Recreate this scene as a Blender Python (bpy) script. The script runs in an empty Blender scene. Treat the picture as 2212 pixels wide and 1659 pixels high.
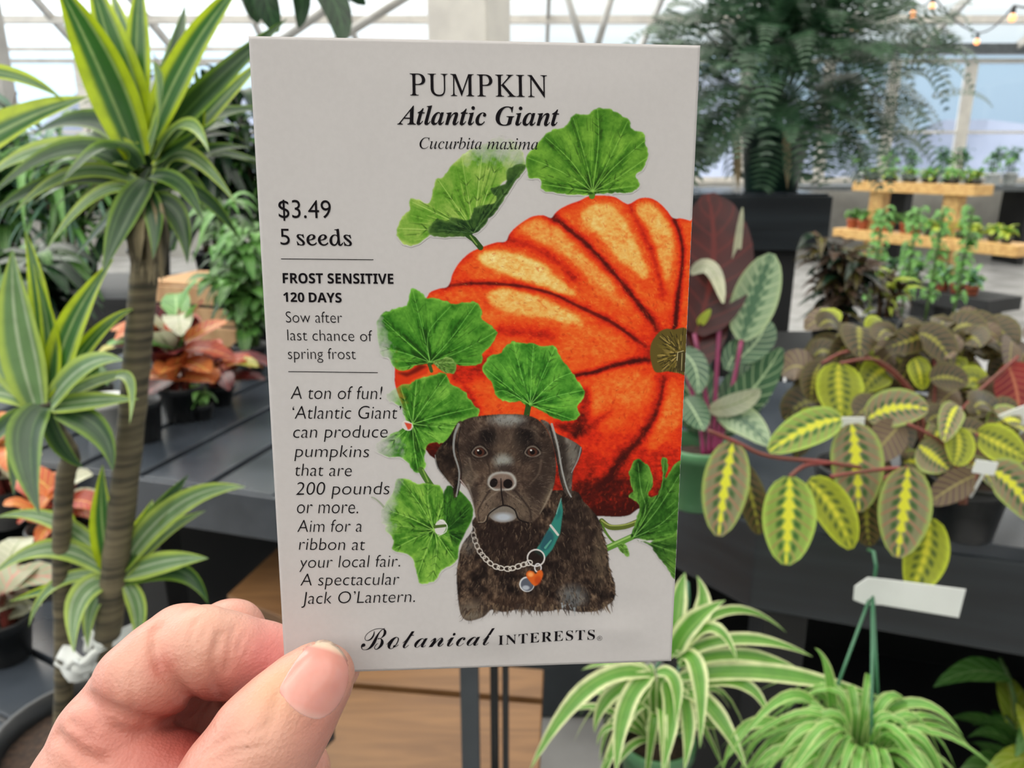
import bpy, math, random
import numpy as np
from mathutils import Vector, Matrix
from mathutils.bvhtree import BVHTree
SC = bpy.context.scene
COL = SC.collection
# ------------------------------------------------------------------ camera, sky, exposure
FPX, CX, CY = 1671.0, 1106.0, 829.5
PITCH = math.radians(16.5)
EYE = Vector((0, 0, 1.5))
cam = bpy.data.cameras.new('camera'); cam_o = bpy.data.objects.new('camera', cam); COL.objects.link(cam_o)
cam.sensor_width = 36; cam.lens = 36*FPX/2212; cam.clip_start = .01; cam.clip_end = 300
cam_o.location = EYE; cam_o.rotation_euler = (math.pi/2-PITCH, 0, 0)
cam.dof.use_dof = True; cam.dof.focus_distance = .146; cam.dof.aperture_fstop = cam.lens/.92
SC.camera = cam_o
SC.view_settings.view_transform = 'Standard'; SC.view_settings.look = 'None'; SC.view_settings.gamma = 1
SC.view_settings.use_curve_mapping = False; SC.view_settings.exposure = .78
world = bpy.data.worlds.new('overcast_sky'); SC.world = world; world.use_nodes = True
wn = world.node_tree; wn.nodes.clear()
_tc = wn.nodes.new('ShaderNodeTexCoord'); _sx = wn.nodes.new('ShaderNodeSeparateXYZ'); _rp = wn.nodes.new('ShaderNodeValToRGB')
_bg = wn.nodes.new('ShaderNodeBackground'); _wo = wn.nodes.new('ShaderNodeOutputWorld')
wn.links.new(_tc.outputs['Generated'], _sx.inputs[0]); wn.links.new(_sx.outputs['Z'], _rp.inputs[0])
wn.links.new(_rp.outputs[0], _bg.inputs[0]); wn.links.new(_bg.outputs[0], _wo.inputs[0])
for i, (p, c) in enumerate([(0, (.18, .24, .30)), (.10, (.21, .28, .335)), (.26, (.58, .585, .58)), (1, (1, .965, .90))]):
    e = _rp.color_ramp.elements[i] if i < 2 else _rp.color_ramp.elements.new(p)
    e.position = p; e.color = (*c, 1)
_mr = wn.nodes.new('ShaderNodeMapRange'); wn.links.new(_sx.outputs['X'], _mr.inputs[0])     # brighter cloud to the left
for i, q in enumerate((.05, -.55, 1.45, 3.6)): _mr.inputs[1+i].default_value = q
wn.links.new(_mr.outputs[0], _bg.inputs[1])
sun = bpy.data.lights.new('cloudy_sun', 'SUN'); sun.energy = .55; sun.angle = math.radians(50); sun.color = (1, .97, .92)
sun_o = bpy.data.objects.new('cloudy_sun', sun); COL.objects.link(sun_o); sun_o.rotation_euler = (math.radians(-30), math.radians(-28), 0); sun_o.location = (0, 0, 6)
# ------------------------------------------------------------------ helpers
cp, sp_ = math.cos(PITCH), math.sin(PITCH)
def ray(px, py):
    a, b = (px-CX)/FPX, (py-CY)/FPX
    return Vector((a, cp-b*sp_, -sp_-b*cp))
def Pd(px, py, d): return EYE+ray(px, py)*d          # point at depth d metres along the view axis
def Pz(px, py, z): r = ray(px, py); return EYE+r*((z-EYE.z)/r.z)
def PY(px, py, y): r = ray(px, py); return EYE+r*(y/r.y)
MM = .001
RND = random.Random(11)
class MB:
    def __init__(s): s.v = []; s.f = []; s.uv = []; s.mi = []
    def add(s, v, f, uv=None, mi=0):
        o = len(s.v); s.v += [tuple(p) for p in v]; s.f += [tuple(i+o for i in q) for q in f]
        s.uv += list(uv) if uv is not None else [(0, 0)]*len(v); s.mi += [mi]*len(f)
    def box(s, c, sz, R=None, mi=0):
        x, y, z = [k/2 for k in sz]; R = R or Matrix.Identity(3); c = Vector(c)
        v = [c+R@Vector((a*x, b*y, d*z)) for a in (-1, 1) for b in (-1, 1) for d in (-1, 1)]
        s.add(v, [(0, 1, 3, 2), (4, 6, 7, 5), (0, 4, 5, 1), (2, 3, 7, 6), (0, 2, 6, 4), (1, 5, 7, 3)], None, mi)
    def tube(s, pts, r, n=8, mi=0, cap=True):
        pts = [Vector(p) for p in pts]; N = len(pts); rs = r if isinstance(r, (list, tuple)) else [r]*N
        v, uv, f = [], [], []; prev = None
        for i, p in enumerate(pts):
            t = (pts[min(i+1, N-1)]-pts[max(i-1, 0)]).normalized()
            a = prev if prev is not None else (Vector((1, 0, 0)) if abs(t.x) < .8 else Vector((0, 1, 0)))
            a = (a-t*a.dot(t)).normalized(); prev = a; b = t.cross(a)
            for k in range(n):
                q = 2*math.pi*k/n; v.append(p+(a*math.cos(q)+b*math.sin(q))*rs[i]); uv.append((k/n, i/max(N-1, 1)))
        for i in range(N-1):
            for k in range(n): f.append((i*n+k, i*n+(k+1) % n, (i+1)*n+(k+1) % n, (i+1)*n+k))
        if cap: f += [tuple(range(n))[::-1], tuple(range((N-1)*n, N*n))]
        s.add(v, f, uv, mi)
    def lathe(s, c, prof, n=28, mi=0):
        c = Vector(c); v, uv, f = [], [], []
        for i, (r, z) in enumerate(prof):
            for k in range(n):
                q = 2*math.pi*k/n; v.append(c+Vector((r*math.cos(q), r*math.sin(q), z))); uv.append((k/n, i/len(prof)))
        for i in range(len(prof)-1):
            for k in range(n): f.append((i*n+k, i*n+(k+1) % n, (i+1)*n+(k+1) % n, (i+1)*n+k))
        s.add(v, f, uv, mi)
    def prism(s, poly, z0, z1, mi=0):
        n = len(poly); v = [(x, y, z0) for x, y in poly]+[(x, y, z1) for x, y in poly]
        s.add(v, [tuple(range(n))[::-1], tuple(range(n, 2*n))]+[(i, (i+1) % n, n+(i+1) % n, n+i) for i in range(n)], None, mi)
    def build(s, name, mats, parent=None, smooth=True, bevel=0):
        me = bpy.data.meshes.new(name); o = bpy.data.objects.new(name, me); COL.objects.link(o)
        off = Vector((0, 0, 0))
        if parent is not None:
            o.parent = parent; q = parent
            while q is not None: off = off+q.location; q = q.parent
        v = np.array(s.v, float)-np.array(off)
        me.from_pydata(v.tolist(), [], s.f)
        ul = me.uv_layers.new(name='UVMap'); li = np.empty(len(me.loops), np.int32); me.loops.foreach_get('vertex_index', li)
        ul.data.foreach_set('uv', np.array(s.uv, np.float32)[li].ravel())
        for m in (mats if isinstance(mats, (list, tuple)) else [mats]): me.materials.append(m)
        me.polygons.foreach_set('material_index', np.array(s.mi, np.int32))
        me.polygons.foreach_set('use_smooth', np.full(len(s.f), smooth)); me.update()
        if bevel:
            b = o.modifiers.new('edge', 'BEVEL'); b.width = bevel; b.segments = 2; b.limit_method = 'ANGLE'
        return o
def tag(o, label, cat, group=None, kind=None):
    o['label'] = label; o['category'] = cat
    if group: o['group'] = group
    if kind: o['kind'] = kind
    return o
def thing(name, loc, label, cat, group=None):
    o = bpy.data.objects.new(name, None); o.empty_display_size = .05; COL.objects.link(o); o.location = loc
    return tag(o, label, cat, group)
def struct(o): o['kind'] = 'structure'; return o
def copy_tree(o, parent=None):
    c = o.copy(); COL.objects.link(c); c.parent = parent
    for ch in o.children: copy_tree(ch, c)
    return c
def rotz(a): return Matrix.Rotation(a, 3, 'Z')
# ------------------------------------------------------------------ materials
class X:                                             # tiny expression wrapper over Math nodes
    def __init__(s, nt, k): s.nt = nt; s.k = k
    def _m(s, op, o=None, c=None):
        n = s.nt.nodes.new('ShaderNodeMath'); n.operation = op
        for i, q in enumerate((s, o, c)):
            if q is None: continue
            if isinstance(q, X): s.nt.links.new(q.k, n.inputs[i])
            else: n.inputs[i].default_value = q
        return X(s.nt, n.outputs[0])
    def __add__(s, o): return s._m('ADD', o)
    def __sub__(s, o): return s._m('SUBTRACT', o)
    def __mul__(s, o): return s._m('MULTIPLY', o)
    def abs(s): return s._m('ABSOLUTE')
    def frac(s): return s._m('FRACT')
    def sin(s): return s._m('SINE')
    def pw(s, e): return s._m('POWER', e)
    def step(s, a, b):                               # smooth 0..1 between a and b
        n = s.nt.nodes.new('ShaderNodeMapRange'); n.interpolation_type = 'SMOOTHSTEP'; s.nt.links.new(s.k, n.inputs[0])
        lo, hi = (a, b) if a < b else (b, a)
        n.inputs[1].default_value = lo; n.inputs[2].default_value = hi
        n.inputs[3].default_value, n.inputs[4].default_value = (0, 1) if a < b else (1, 0)
        return X(s.nt, n.outputs[0])
def newmat(name):
    m = bpy.data.materials.new(name); m.use_nodes = True; nt = m.node_tree
    return m, nt, nt.nodes['Principled BSDF']
def mixc(nt, fac, a, b):
    n = nt.nodes.new('ShaderNodeMix'); n.data_type = 'RGBA'
    for q, i in ((fac, 0), (a, 6), (b, 7)):
        if isinstance(q, X): nt.links.new(q.k, n.inputs[i])
        elif hasattr(q, 'is_linked'): nt.links.new(q, n.inputs[i])
        else: n.inputs[i].default_value = q if i == 0 else (*q, 1)
    return n.outputs[2]
def tex(nt, scale, detail=4, kind='Noise', coord='Object', stretch=None, dist=0):
    tc = nt.nodes.new('ShaderNodeTexCoord'); n = nt.nodes.new('ShaderNodeTex'+kind); src = tc.outputs[coord]
    if stretch:
        mp = nt.nodes.new('ShaderNodeMapping'); mp.inputs['Scale'].default_value = stretch; nt.links.new(src, mp.inputs[0]); src = mp.outputs[0]
    nt.links.new(src, n.inputs['Vector']); n.inputs['Scale'].default_value = scale
    if kind == 'Noise': n.inputs['Detail'].default_value = detail; n.inputs['Distortion'].default_value = dist
    return X(nt, n.outputs[0])
def bump(nt, bs, h, strength, d=.001):
    b = nt.nodes.new('ShaderNodeBump'); b.inputs['Strength'].default_value = strength; b.inputs['Distance'].default_value = d
    nt.links.new(h.k, b.inputs['Height']); nt.links.new(b.outputs[0], bs.inputs['Normal'])
def lin(r, g, b): return tuple(float(c) for c in s2l((r, g, b)))
def plain(name, c1, c2=None, rough=.5, scale=20, stretch=None, spec=.5, bmp=.15, metal=0, dist=0):
    m, nt, bs = newmat(name); c1 = lin(*c1); c2 = lin(*c2) if c2 else tuple(k*.75 for k in c1)
    t = tex(nt, scale, 5, stretch=stretch, dist=dist)
    nt.links.new(mixc(nt, t.step(.3, .7), c1, c2), bs.inputs['Base Color'])
    bs.inputs['Roughness'].default_value = rough; bs.inputs['Specular IOR Level'].default_value = spec; bs.inputs['Metallic'].default_value = metal
    if bmp: bump(nt, bs, t, bmp, .002)
    return m
def leaf_shader(m, nt, bs, col, rough=.38, trans=.35, spec=.5):
    nt.links.new(col, bs.inputs['Base Color']); bs.inputs['Roughness'].default_value = rough; bs.inputs['Specular IOR Level'].default_value = spec
    tr = nt.nodes.new('ShaderNodeBsdfTranslucent'); mx = nt.nodes.new('ShaderNodeMixShader'); mx.inputs[0].default_value = trans
    nt.links.new(col, tr.inputs[0]); nt.links.new(bs.outputs[0], mx.inputs[1]); nt.links.new(tr.outputs[0], mx.inputs[2])
    out = [n for n in nt.nodes if n.type == 'OUTPUT_MATERIAL'][0]; nt.links.new(mx.outputs[0], out.inputs[0])
def uv_of(nt):
    u = nt.nodes.new('ShaderNodeUVMap'); u.uv_map = 'UVMap'; s = nt.nodes.new('ShaderNodeSeparateXYZ'); nt.links.new(u.outputs[0], s.inputs[0])
    a, v = X(nt, s.outputs[0]), X(nt, s.outputs[1])
    return (a*2-1).abs() if False else ((a*2)-1).abs(), v, a
def stripe_leaf(name, mid, edge, line=None, e0=.5, e1=.8, trans=.35, rough=.38, lines=5):
    m, nt, bs = newmat(name); u, v, a = uv_of(nt); n = tex(nt, 60, 3)
    wob = u+(tex(nt, 9, 2)-.5)*.35
    c = mixc(nt, wob.step(e0, e1), lin(*mid), lin(*edge))
    if line: c = mixc(nt, (((a*(lines*6.283)).sin().step(.55, .95))*(u.step(.75, .5)))*.55, c, lin(*line))
    c = mixc(nt, n.step(.35, .75)*.25, c, tuple(k*.5 for k in lin(*mid)))
    leaf_shader(m, nt, bs, c, rough, trans); return m
def leafy(name, c1, c2, vein=None, nv=7, trans=.3, rough=.4, scale=14):
    m, nt, bs = newmat(name); u, v, a = uv_of(nt)
    c = mixc(nt, tex(nt, scale, 4).step(.3, .7), lin(*c1), lin(*c2))
    if vein:
        c = mixc(nt, ((v*nv-u*1.6).frac()-.5).abs().step(.14, .03)*.6, c, lin(*vein)); c = mixc(nt, u.step(.1, .03), c, lin(*vein))
    leaf_shader(m, nt, bs, c, rough, trans); return m
def prayer(name, base, edge, band, dark, vein, bw=.15):
    m, nt, bs = newmat(name); u, v, a = uv_of(nt)
    ph = v*8-u*1.5
    tri = (ph.frac()-.5).abs()
    c = mixc(nt, u.step(.72, .98), lin(*base), lin(*edge))
    blot = u.step(.16, .26)*u.step(.55, .38)*tri.step(.12, .3)
    c = mixc(nt, blot*.9, c, lin(*dark))
    c = mixc(nt, tri.step(.12, .03)*u.step(.97, .8)*.9, c, lin(*vein))
    wob = u+(tri-.25)*.32+(tex(nt, 90, 2)-.5)*.12+((v-.4).abs()*.16)
    c = mixc(nt, wob.step(bw+.05, bw-.03), c, lin(*band))
    leaf_shader(m, nt, bs, c, .36, .3); return m
def bez(b, m, t, n):
    b, m, t = Vector(b), Vector(m), Vector(t); c = m*2-(b+t)*.5
    return [b*(1-k)**2+c*(2*k*(1-k))+t*k*k for k in [i/(n-1) for i in range(n)]]
PROF = {'lance': lambda v: max(0.02, (math.sin(math.pi*min(1, (v*.9+.1)**.75)))**.9),
        'strap': lambda v: max(.02, min(1, (v*4+.45))*min(1, ((1-v)*2.4)**.8)),
        'oval': lambda v: max(.03, math.sin(math.pi*min(1, v**.92*.975+.018))**.5),
        'heart': lambda v: max(.03, math.sin(math.pi*min(1, v**.62*.98+.02))**.75)}
def blade(mb, pts, w, prof='lance', nrm=(0, -.6, 1), fold=.25, m=2, mi=0, back=None, wav=0., twist=0.):
    pts = [Vector(p) for p in pts]; N = len(pts); nrm = Vector(nrm).normalized(); v, uv, f = [], [], []; f2 = PROF[prof]; W = 2*m+1
    ph = RND.uniform(0, 6)
    for i, p in enumerate(pts):
        t = (pts[min(i+1, N-1)]-pts[max(i-1, 0)]).normalized(); s = t.cross(nrm)
        if s.length < .15: s = t.cross(Vector((.3, -1, .2)))
        s.normalize(); n = s.cross(t); k = i/(N-1)
        if twist: s, n = s*math.cos(twist*k)+n*math.sin(twist*k), n*math.cos(twist*k)-s*math.sin(twist*k)
        hw = w*.5*f2(k)
        for j in range(W):
            u = (j-m)/m; v.append(p+s*(u*hw)+n*(fold*abs(u)**1.3*hw+wav*w*math.sin(k*14+ph+u)*abs(u))); uv.append((.5+u*.5, k))
    for i in range(N-1):
        for j in range(W-1): f.append((i*W+j, i*W+j+1, (i+1)*W+j+1, (i+1)*W+j))
    mb.add(v, f, uv, mi)
    if back is not None:
        q = [Vector(a)-nrm*.0006 for a in v]; mb.add(q, [tuple(reversed(c)) for c in f], uv, back)
def leafpx(mb, b, c, t, w, d, dd=0., prof='lance', n=12, **k):
    """a leaf from its base, middle and tip (directions in the view) at depth d, its tip dd further off; w in view pixels"""
    blade(mb, bez(Pd(*b, d), Pd(*c, d+dd*.4), Pd(*t, d+dd), n), w*d/FPX, prof, **k)

# ---- printed illustration: a small numpy painter working in packet-print pixels ----
AX0, AY0, AX1, AY1, AS = 800, 225, 1518, 1345, 1.4
AW, AH = int((AX1-AX0)*AS), int((AY1-AY0)*AS)
ZS = 700/2212.0
def ZA(*p): return [(820+ZS*x, 120+ZS*y) for x, y in p]
def ZB(*p): return [(820+ZS*x, 560+ZS*y) for x, y in p]
def ZC(*p): return [(790+ZS*x, 880+ZS*y) for x, y in p]
def s2l(c):
    c = np.asarray(c, float)/255.0
    return np.where(c <= 0.04045, c/12.92, ((c+0.055)/1.055)**2.4)
NT = np.random.RandomState(5).rand(128, 128)
def noise(x, y, seed=0):
    x = x+seed*17.31; y = y+seed*9.77
    xi = np.floor(x).astype(int); yi = np.floor(y).astype(int)
    fx = x-xi; fy = y-yi
    fx = fx*fx*(3-2*fx); fy = fy*fy*(3-2*fy)
    g = lambda a, b: NT[b % 128, a % 128]
    return (g(xi, yi)*(1-fx)+g(xi+1, yi)*fx)*(1-fy)+(g(xi, yi+1)*(1-fx)+g(xi+1, yi+1)*fx)*fy
def fbm(x, y, seed=0, n=3):
    r = 0; a = .5; t = 0
    for k in range(n):
        r = r+a*noise(x*2**k, y*2**k, seed+k*3); t += a; a *= .55
    return r/t
def smooth(p, closed=True, n=6):
    p = np.asarray(p, float); N = len(p); out = []
    for i in range(N if closed else N-1):
        a, b, c, d = [p[(i+k) % N] if closed else p[min(max(i+k, 0), N-1)] for k in (-1, 0, 1, 2)]
        for t in np.arange(n)/n:
            out.append(.5*(2*b+(c-a)*t+(2*a-5*b+4*c-d)*t*t+(3*b-a-3*c+d)*t**3))
    if not closed: out.append(p[-1])
    return np.array(out)
class Canvas:
    def __init__(s):
        s.rgb = np.zeros((AH, AW, 3)); s.a = np.zeros((AH, AW))
        yy, xx = np.mgrid[0:AH, 0:AW]
        s.X = AX0+(xx+.5)/AS; s.Y = AY0+(yy+.5)/AS
    def box(s, p, pad):
        p = np.asarray(p)
        x0 = max(int((p[:, 0].min()-pad-AX0)*AS), 0); x1 = min(int((p[:, 0].max()+pad-AX0)*AS)+2, AW)
        y0 = max(int((p[:, 1].min()-pad-AY0)*AS), 0); y1 = min(int((p[:, 1].max()+pad-AY0)*AS)+2, AH)
        return (slice(y0, max(y1, y0)), slice(x0, max(x1, x0)))
    def mask(s, poly, soft=.8):
        m = np.zeros((AH, AW+1), np.int8)
        q = (np.asarray(poly, float)-[AX0, AY0])*AS
        for (xa, ya), (xb, yb) in zip(q, np.roll(q, -1, 0)):
            if ya > yb: xa, ya, xb, yb = xb, yb, xa, ya
            r = np.arange(max(int(math.ceil(ya-.5)), 0), min(int(math.ceil(yb-.5)), AH))
            if len(r):
                xc = xa+(r+.5-ya)/(yb-ya)*(xb-xa)
                np.add.at(m, (r, np.clip(np.ceil(xc-.5), 0, AW).astype(int)), 1)
        m = (np.cumsum(m, 1) % 2)[:, :AW].astype(float)
        return s.blur(m, soft) if soft else m
    def blur(s, m, r):
        k = max(int(round(r*AS)), 1)
        for _ in range(2):
            for ax in (0, 1):
                c = np.cumsum(np.pad(m, [(k+1, k) if i == ax else (0, 0) for i in (0, 1)], mode='edge'), axis=ax)
                n = m.shape[ax]
                m = (np.take(c, np.arange(2*k+1, 2*k+1+n), ax)-np.take(c, np.arange(n), ax))/(2*k+1)
        return m
    def dist(s, pts, b):
        X, Y = s.X[b], s.Y[b]; best = np.full(X.shape, 1e9); T = np.zeros(X.shape)
        pts = np.asarray(pts, float); n = len(pts)-1
        for i in range(n):
            (ax, ay), (bx, by) = pts[i], pts[i+1]
            dx, dy = bx-ax, by-ay; L = dx*dx+dy*dy+1e-9
            t = np.clip(((X-ax)*dx+(Y-ay)*dy)/L, 0, 1)
            d = np.hypot(X-ax-t*dx, Y-ay-t*dy)
            m = d < best; best = np.where(m, d, best); T = np.where(m, (i+t)/n, T)
        return best, T
    def over(s, b, al, col):
        al = al[..., None]; col = np.asarray(col, float)
        A0 = s.a[b][..., None]; out = al+A0*(1-al)
        s.rgb[b] = np.where(out > 1e-4, (col*al+s.rgb[b]*A0*(1-al))/np.maximum(out, 1e-4), s.rgb[b])
        s.a[b] = out[..., 0]
    def fill(s, poly, col, soft=.8, al=1.0, clip=None):
        m = s.mask(poly, soft)*al
        if clip is not None: m = m*clip
        b = s.box(poly, soft*4+3); c = col[b] if getattr(col, 'ndim', 0) == 3 else col
        s.over(b, m[b], c)
    def stroke(s, pts, w0, w1, col, al=1.0, soft=.8, clip=None):
        b = s.box(pts, max(w0, w1)+2+soft)
        if s.X[b].size == 0: return
        d, t = s.dist(pts, b)
        m = np.clip((w0+(w1-w0)*t)/2-d+soft*.5, 0, soft)/soft*al
        if clip is not None: m = m*clip[b]
        s.over(b, m, col)
    def ell(s, c, rx, ry, col, al=1., soft=1., rot=0, clip=None):
        b = s.box([(c[0]-rx-ry, c[1]-rx-ry), (c[0]+rx+ry, c[1]+rx+ry)], 3)
        dx, dy = s.X[b]-c[0], s.Y[b]-c[1]; cr, sr = math.cos(rot), math.sin(rot)
        r = np.hypot((dx*cr+dy*sr)/rx, (dy*cr-dx*sr)/ry)
        m = np.clip((1-r)*min(rx, ry)/soft+.5, 0, 1)*al
        if clip is not None: m = m*clip[b]
        s.over(b, m, col)
def ramp(t, stops):
    k = [a for a, _ in stops]; c = np.array([v for _, v in stops], float)
    return np.stack([np.interp(t, k, c[:, i]) for i in range(3)], -1)
def paint_art():
    R = random.Random(3); C = Canvas(); X, Y = C.X, C.Y
    full = (slice(0, AH), slice(0, AW))
    # --- pumpkin
    out = smooth(ZA((2190, 1150), (2120, 1128), (2060, 1112), (2000, 1108), (1960, 1058), (1900, 1000), (1840, 972), (1770, 975), (1700, 1012), (1660, 1000), (1600, 965), (1520, 955), (1430, 958), (1360, 990), (1290, 1015), (1230, 1045), (1190, 1080), (1165, 1108), (1110, 1090), (1040, 1098), (980, 1130), (920, 1175), (880, 1220), (855, 1268), (790, 1275), (700, 1305), (620, 1340), (560, 1390), (520, 1440), (490, 1500), (480, 1540), (455, 1578), (400, 1590), (340, 1615), (310, 1660))
      + ZB((180, 420), (110, 600), (100, 770), (108, 880), (200, 1100), (320, 1310), (400, 1380)) + ZC((900, 700), (1400, 735), (1590, 738), (1690, 742), (1780, 735), (1850, 690), (2180, 450)))
    pm = C.mask(out)
    G = [(ZA((2000, 1105), (2040, 1200), (2065, 1320), (2060, 1450), (2040, 1590))+ZB((2025, 330), (2010, 460), (1990, 480)), .5, .62, 5),
         (ZA((1700, 1010), (1740, 1100), (1800, 1220), (1850, 1330), (1890, 1450), (1915, 1560))+ZB((1935, 300),), .3, .08, 6),
         (ZA((1165, 1105), (1230, 1140), (1300, 1200), (1390, 1270), (1470, 1350), (1560, 1450), (1640, 1540), (1720, 1640))+ZB((1800, 350), (1870, 440), (1900, 500)), .5, .66, 6),
         (ZA((855, 1265), (950, 1270), (1050, 1310), (1150, 1370), (1250, 1440), (1310, 1510), (1370, 1570)), .32, .06, 7),
         (ZB((440, 185), (600, 165), (750, 165), (900, 175), (1050, 200), (1200, 245), (1330, 310), (1460, 370), (1580, 430), (1680, 500), (1760, 560), (1820, 600)), .36, .68, 5.5),
         (ZB((780, 475), (900, 485), (1000, 500), (1100, 510), (1200, 532)), .3, .04, 8),
         (ZB((1200, 840), (1340, 790), (1450, 770), (1540, 740), (1650, 710), (1760, 690), (1850, 685)), .5, .6, 4.5),
         (ZB((1940, 800), (1910, 950), (1870, 1070), (1800, 1180), (1720, 1280), (1650, 1350), (1580, 1450), (1500, 1560)), .32, .45, 5.5),
         (ZB((1310, 1215), (1390, 1170), (1470, 1110), (1600, 1010)),   .28, .1, 6),
         (ZB((1560, 1500), (1660, 1300), (1830, 1080), (1890, 850)), .08, .06, 8)]
    t = np.full((AH, AW), .475)
    t += .10*np.clip((760-Y)/330, -1.6, 1)*.6
    t -= .36*np.clip((Y-880)/200, 0, 1.2)
    hl = [(ZA((680, 1350), (850, 1335), (1000, 1375), (1130, 1440), (1200, 1510), (1300, 1590), (1335, 1630), (1200, 1620), (1050, 1560), (900, 1510), (750, 1450), (675, 1400)), .44),
          (ZA((965, 1160), (1050, 1115), (1150, 1140), (1250, 1205), (1330, 1300), (1420, 1390), (1550, 1510), (1600, 1600), (1480, 1560), (1360, 1450), (1250, 1360), (1100, 1280), (980, 1215)), .24),
          (ZA((1380, 1060), (1480, 1010), (1590, 1030), (1670, 1130), (1730, 1250), (1790, 1380), (1830, 1480), (1800, 1530), (1700, 1450), (1600, 1360), (1480, 1220), (1390, 1150)), .32),
          (ZA((1755, 1010), (1850, 1000), (1920, 1080), (1985, 1180), (2005, 1300), (1990, 1450), (1950, 1550), (1910, 1450), (1880, 1300), (1830, 1170), (1755, 1090)), .27),
          (ZB((735, 230), (850, 190), (1000, 230), (1180, 295), (1330, 380), (1390, 450), (1250, 430), (1100, 390), (900, 370), (755, 300)), .36),
          (ZB((1250, 450), (1450, 470), (1650, 560), (1720, 640), (1500, 670), (1250, 600)), .08),
          (ZB((1480, 820), (1700, 760), (1850, 830), (1800, 960), (1640, 1120), (1500, 1180), (1440, 1000)), .10),
          (ZB((1960, 930), (2020, 900), (2050, 1100), (1960, 1220), (1820, 1330), (1880, 1120)), .17),
          (ZA((1400, 1480), (1600, 1620), (1690, 1700), (1500, 1650)), .12)]
    wx, wy = 9*(fbm(X/22, Y/22, 1)-.5), 9*(fbm(X/22, Y/22, 2)-.5)
    hn = fbm(X/9+wx/5, Y/7, 15)
    for p, v in hl:
        t += v*(.62+.7*hn)*C.blur(C.mask(smooth(p), 0), 4)
    t += .22*(fbm(X/26+wx/9, Y/20+wy/9, 4)-.5)+.24*(fbm(X/7.5, Y/5.5, 8)-.5)
    deep = np.zeros((AH, AW))
    for p, v, k, w in G:
        sp = smooth(p, False); d, T = C.dist(sp, full); d = d+wx*.35
        fade = np.clip(np.minimum(T*6+.5, (1-T)*5+.25), 0, 1)
        t -= v*.85*np.exp(-(d/(w*1.75))**2)*fade
        deep = np.maximum(deep, k*np.exp(-(np.maximum(d-1, 0)/(w*.42))**2)*fade)
    dc = np.hypot(X-1438, (Y-757)*1.0); t -= .36*np.exp(-(dc/54)**2)
    ed, _ = C.dist(np.vstack([out, out[:1]])[::2], full); t -= .17*np.exp(-(ed/9)**2)
    # dark underside tones behind the leaves and dog
    for p, v in [(ZB((500, 720), (720, 640), (800, 500), (760, 700), (1000, 700), (540, 850)), .26), (ZB((560, 860), (620, 900), (690, 1040), (640, 1040)), .3),
                 (ZB((1370, 870), (1430, 930), (1420, 1080), (1330, 1200), (1180, 1110), (1330, 1080)), .34), (ZC((1400, 520), (1650, 480), (1850, 500), (1850, 740), (1550, 740), (1440, 600)), .12), (ZC((400, 230), (560, 230), (480, 380)), .3)]:
        t -= v*C.blur(C.mask(smooth(p), 0), 6)
    col = ramp(t, [(-.1, (58, 16, 12)), (.04, (96, 22, 14)), (.14, (152, 30, 16)), (.25, (202, 40, 20)), (.38, (221, 62, 22)), (.54, (226, 92, 32)), (.68, (229, 130, 56)), (.82, (230, 166, 82)), (.97, (234, 196, 116)), (1.2, (244, 228, 160))])
    col = col*(1-deep[..., None])+np.array((64, 16, 14))*deep[..., None]
    C.over(full, pm, col)
    for k in range(1500):  # fine brush dabs running along the ribs
        x, y = R.uniform(930, 1490), R.uniform(430, 1110)
        a = math.atan2(757-y, 1440-x)+R.gauss(0, .5); L = R.uniform(2, 7)
        up = R.random() < .5
        C.stroke([(x, y), (x+L*math.cos(a), y+L*math.sin(a))], R.uniform(1, 2.6), .5, (240, 190, 90) if up and y < 750 else (232, 100, 40) if up else (150, 34, 18), R.uniform(.12, .35), 1, clip=pm)
    for k in range(1100):
        x, y = R.uniform(930, 1490), R.uniform(430, 1100); a = math.atan2(757-y, 1440-x)+R.gauss(0, .4)
        i, j = min(int((y-AY0)*AS), AH-1), min(int((x-AX0)*AS), AW-1); v = t[i, j]
        col_ = (246, 214, 130) if v > .8 else (238, 176, 84) if v > .62 else (236, 128, 48) if v > .42 else (206, 52, 24)
        if R.random() < .5: col_ = (212, 70, 24) if v > .55 else (176, 34, 18)
        C.ell((x, y), R.uniform(2, 7), R.uniform(1.2, 3.2), col_, R.uniform(.12, .34), .9, a, clip=pm)
    # stem stub
    st = smooth(ZB((1840, 640), (1850, 570), (1900, 500), (1950, 475), (2000, 480), (2100, 490), (2100, 770), (2030, 775), (1960, 765), (1880, 770), (1850, 710)))
    sm = C.mask(st); C.fill(st, (92, 78, 34))
    for k in range(130):
        a = R.uniform(1.6, 4.9); r0 = R.uniform(6, 42); r1 = r0+R.uniform(6, 22); cx, cy = 1468, 764
        v = R.choice([(150, 128, 62), (176, 150, 84), (54, 46, 22), (40, 34, 20), (112, 96, 40)])
        C.stroke([(cx+r0*math.cos(a), cy+r0*math.sin(a)), (cx+r1*math.cos(a), cy+r1*math.sin(a))], 2.6, 1.2, v, .75, clip=sm)
    C.fill(ZB((2020, 640), (2050, 620), (2100, 640), (2100, 770), (2020, 770)), (58, 50, 30), 1, .8, sm)
    C.stroke(ZB((2025, 690), (2030, 635), (2070, 625)), 1.6, 1.2, (214, 196, 140)); C.stroke(ZB((2060, 640), (2055, 760)), 1.4, 1.2, (190, 176, 120))
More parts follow.
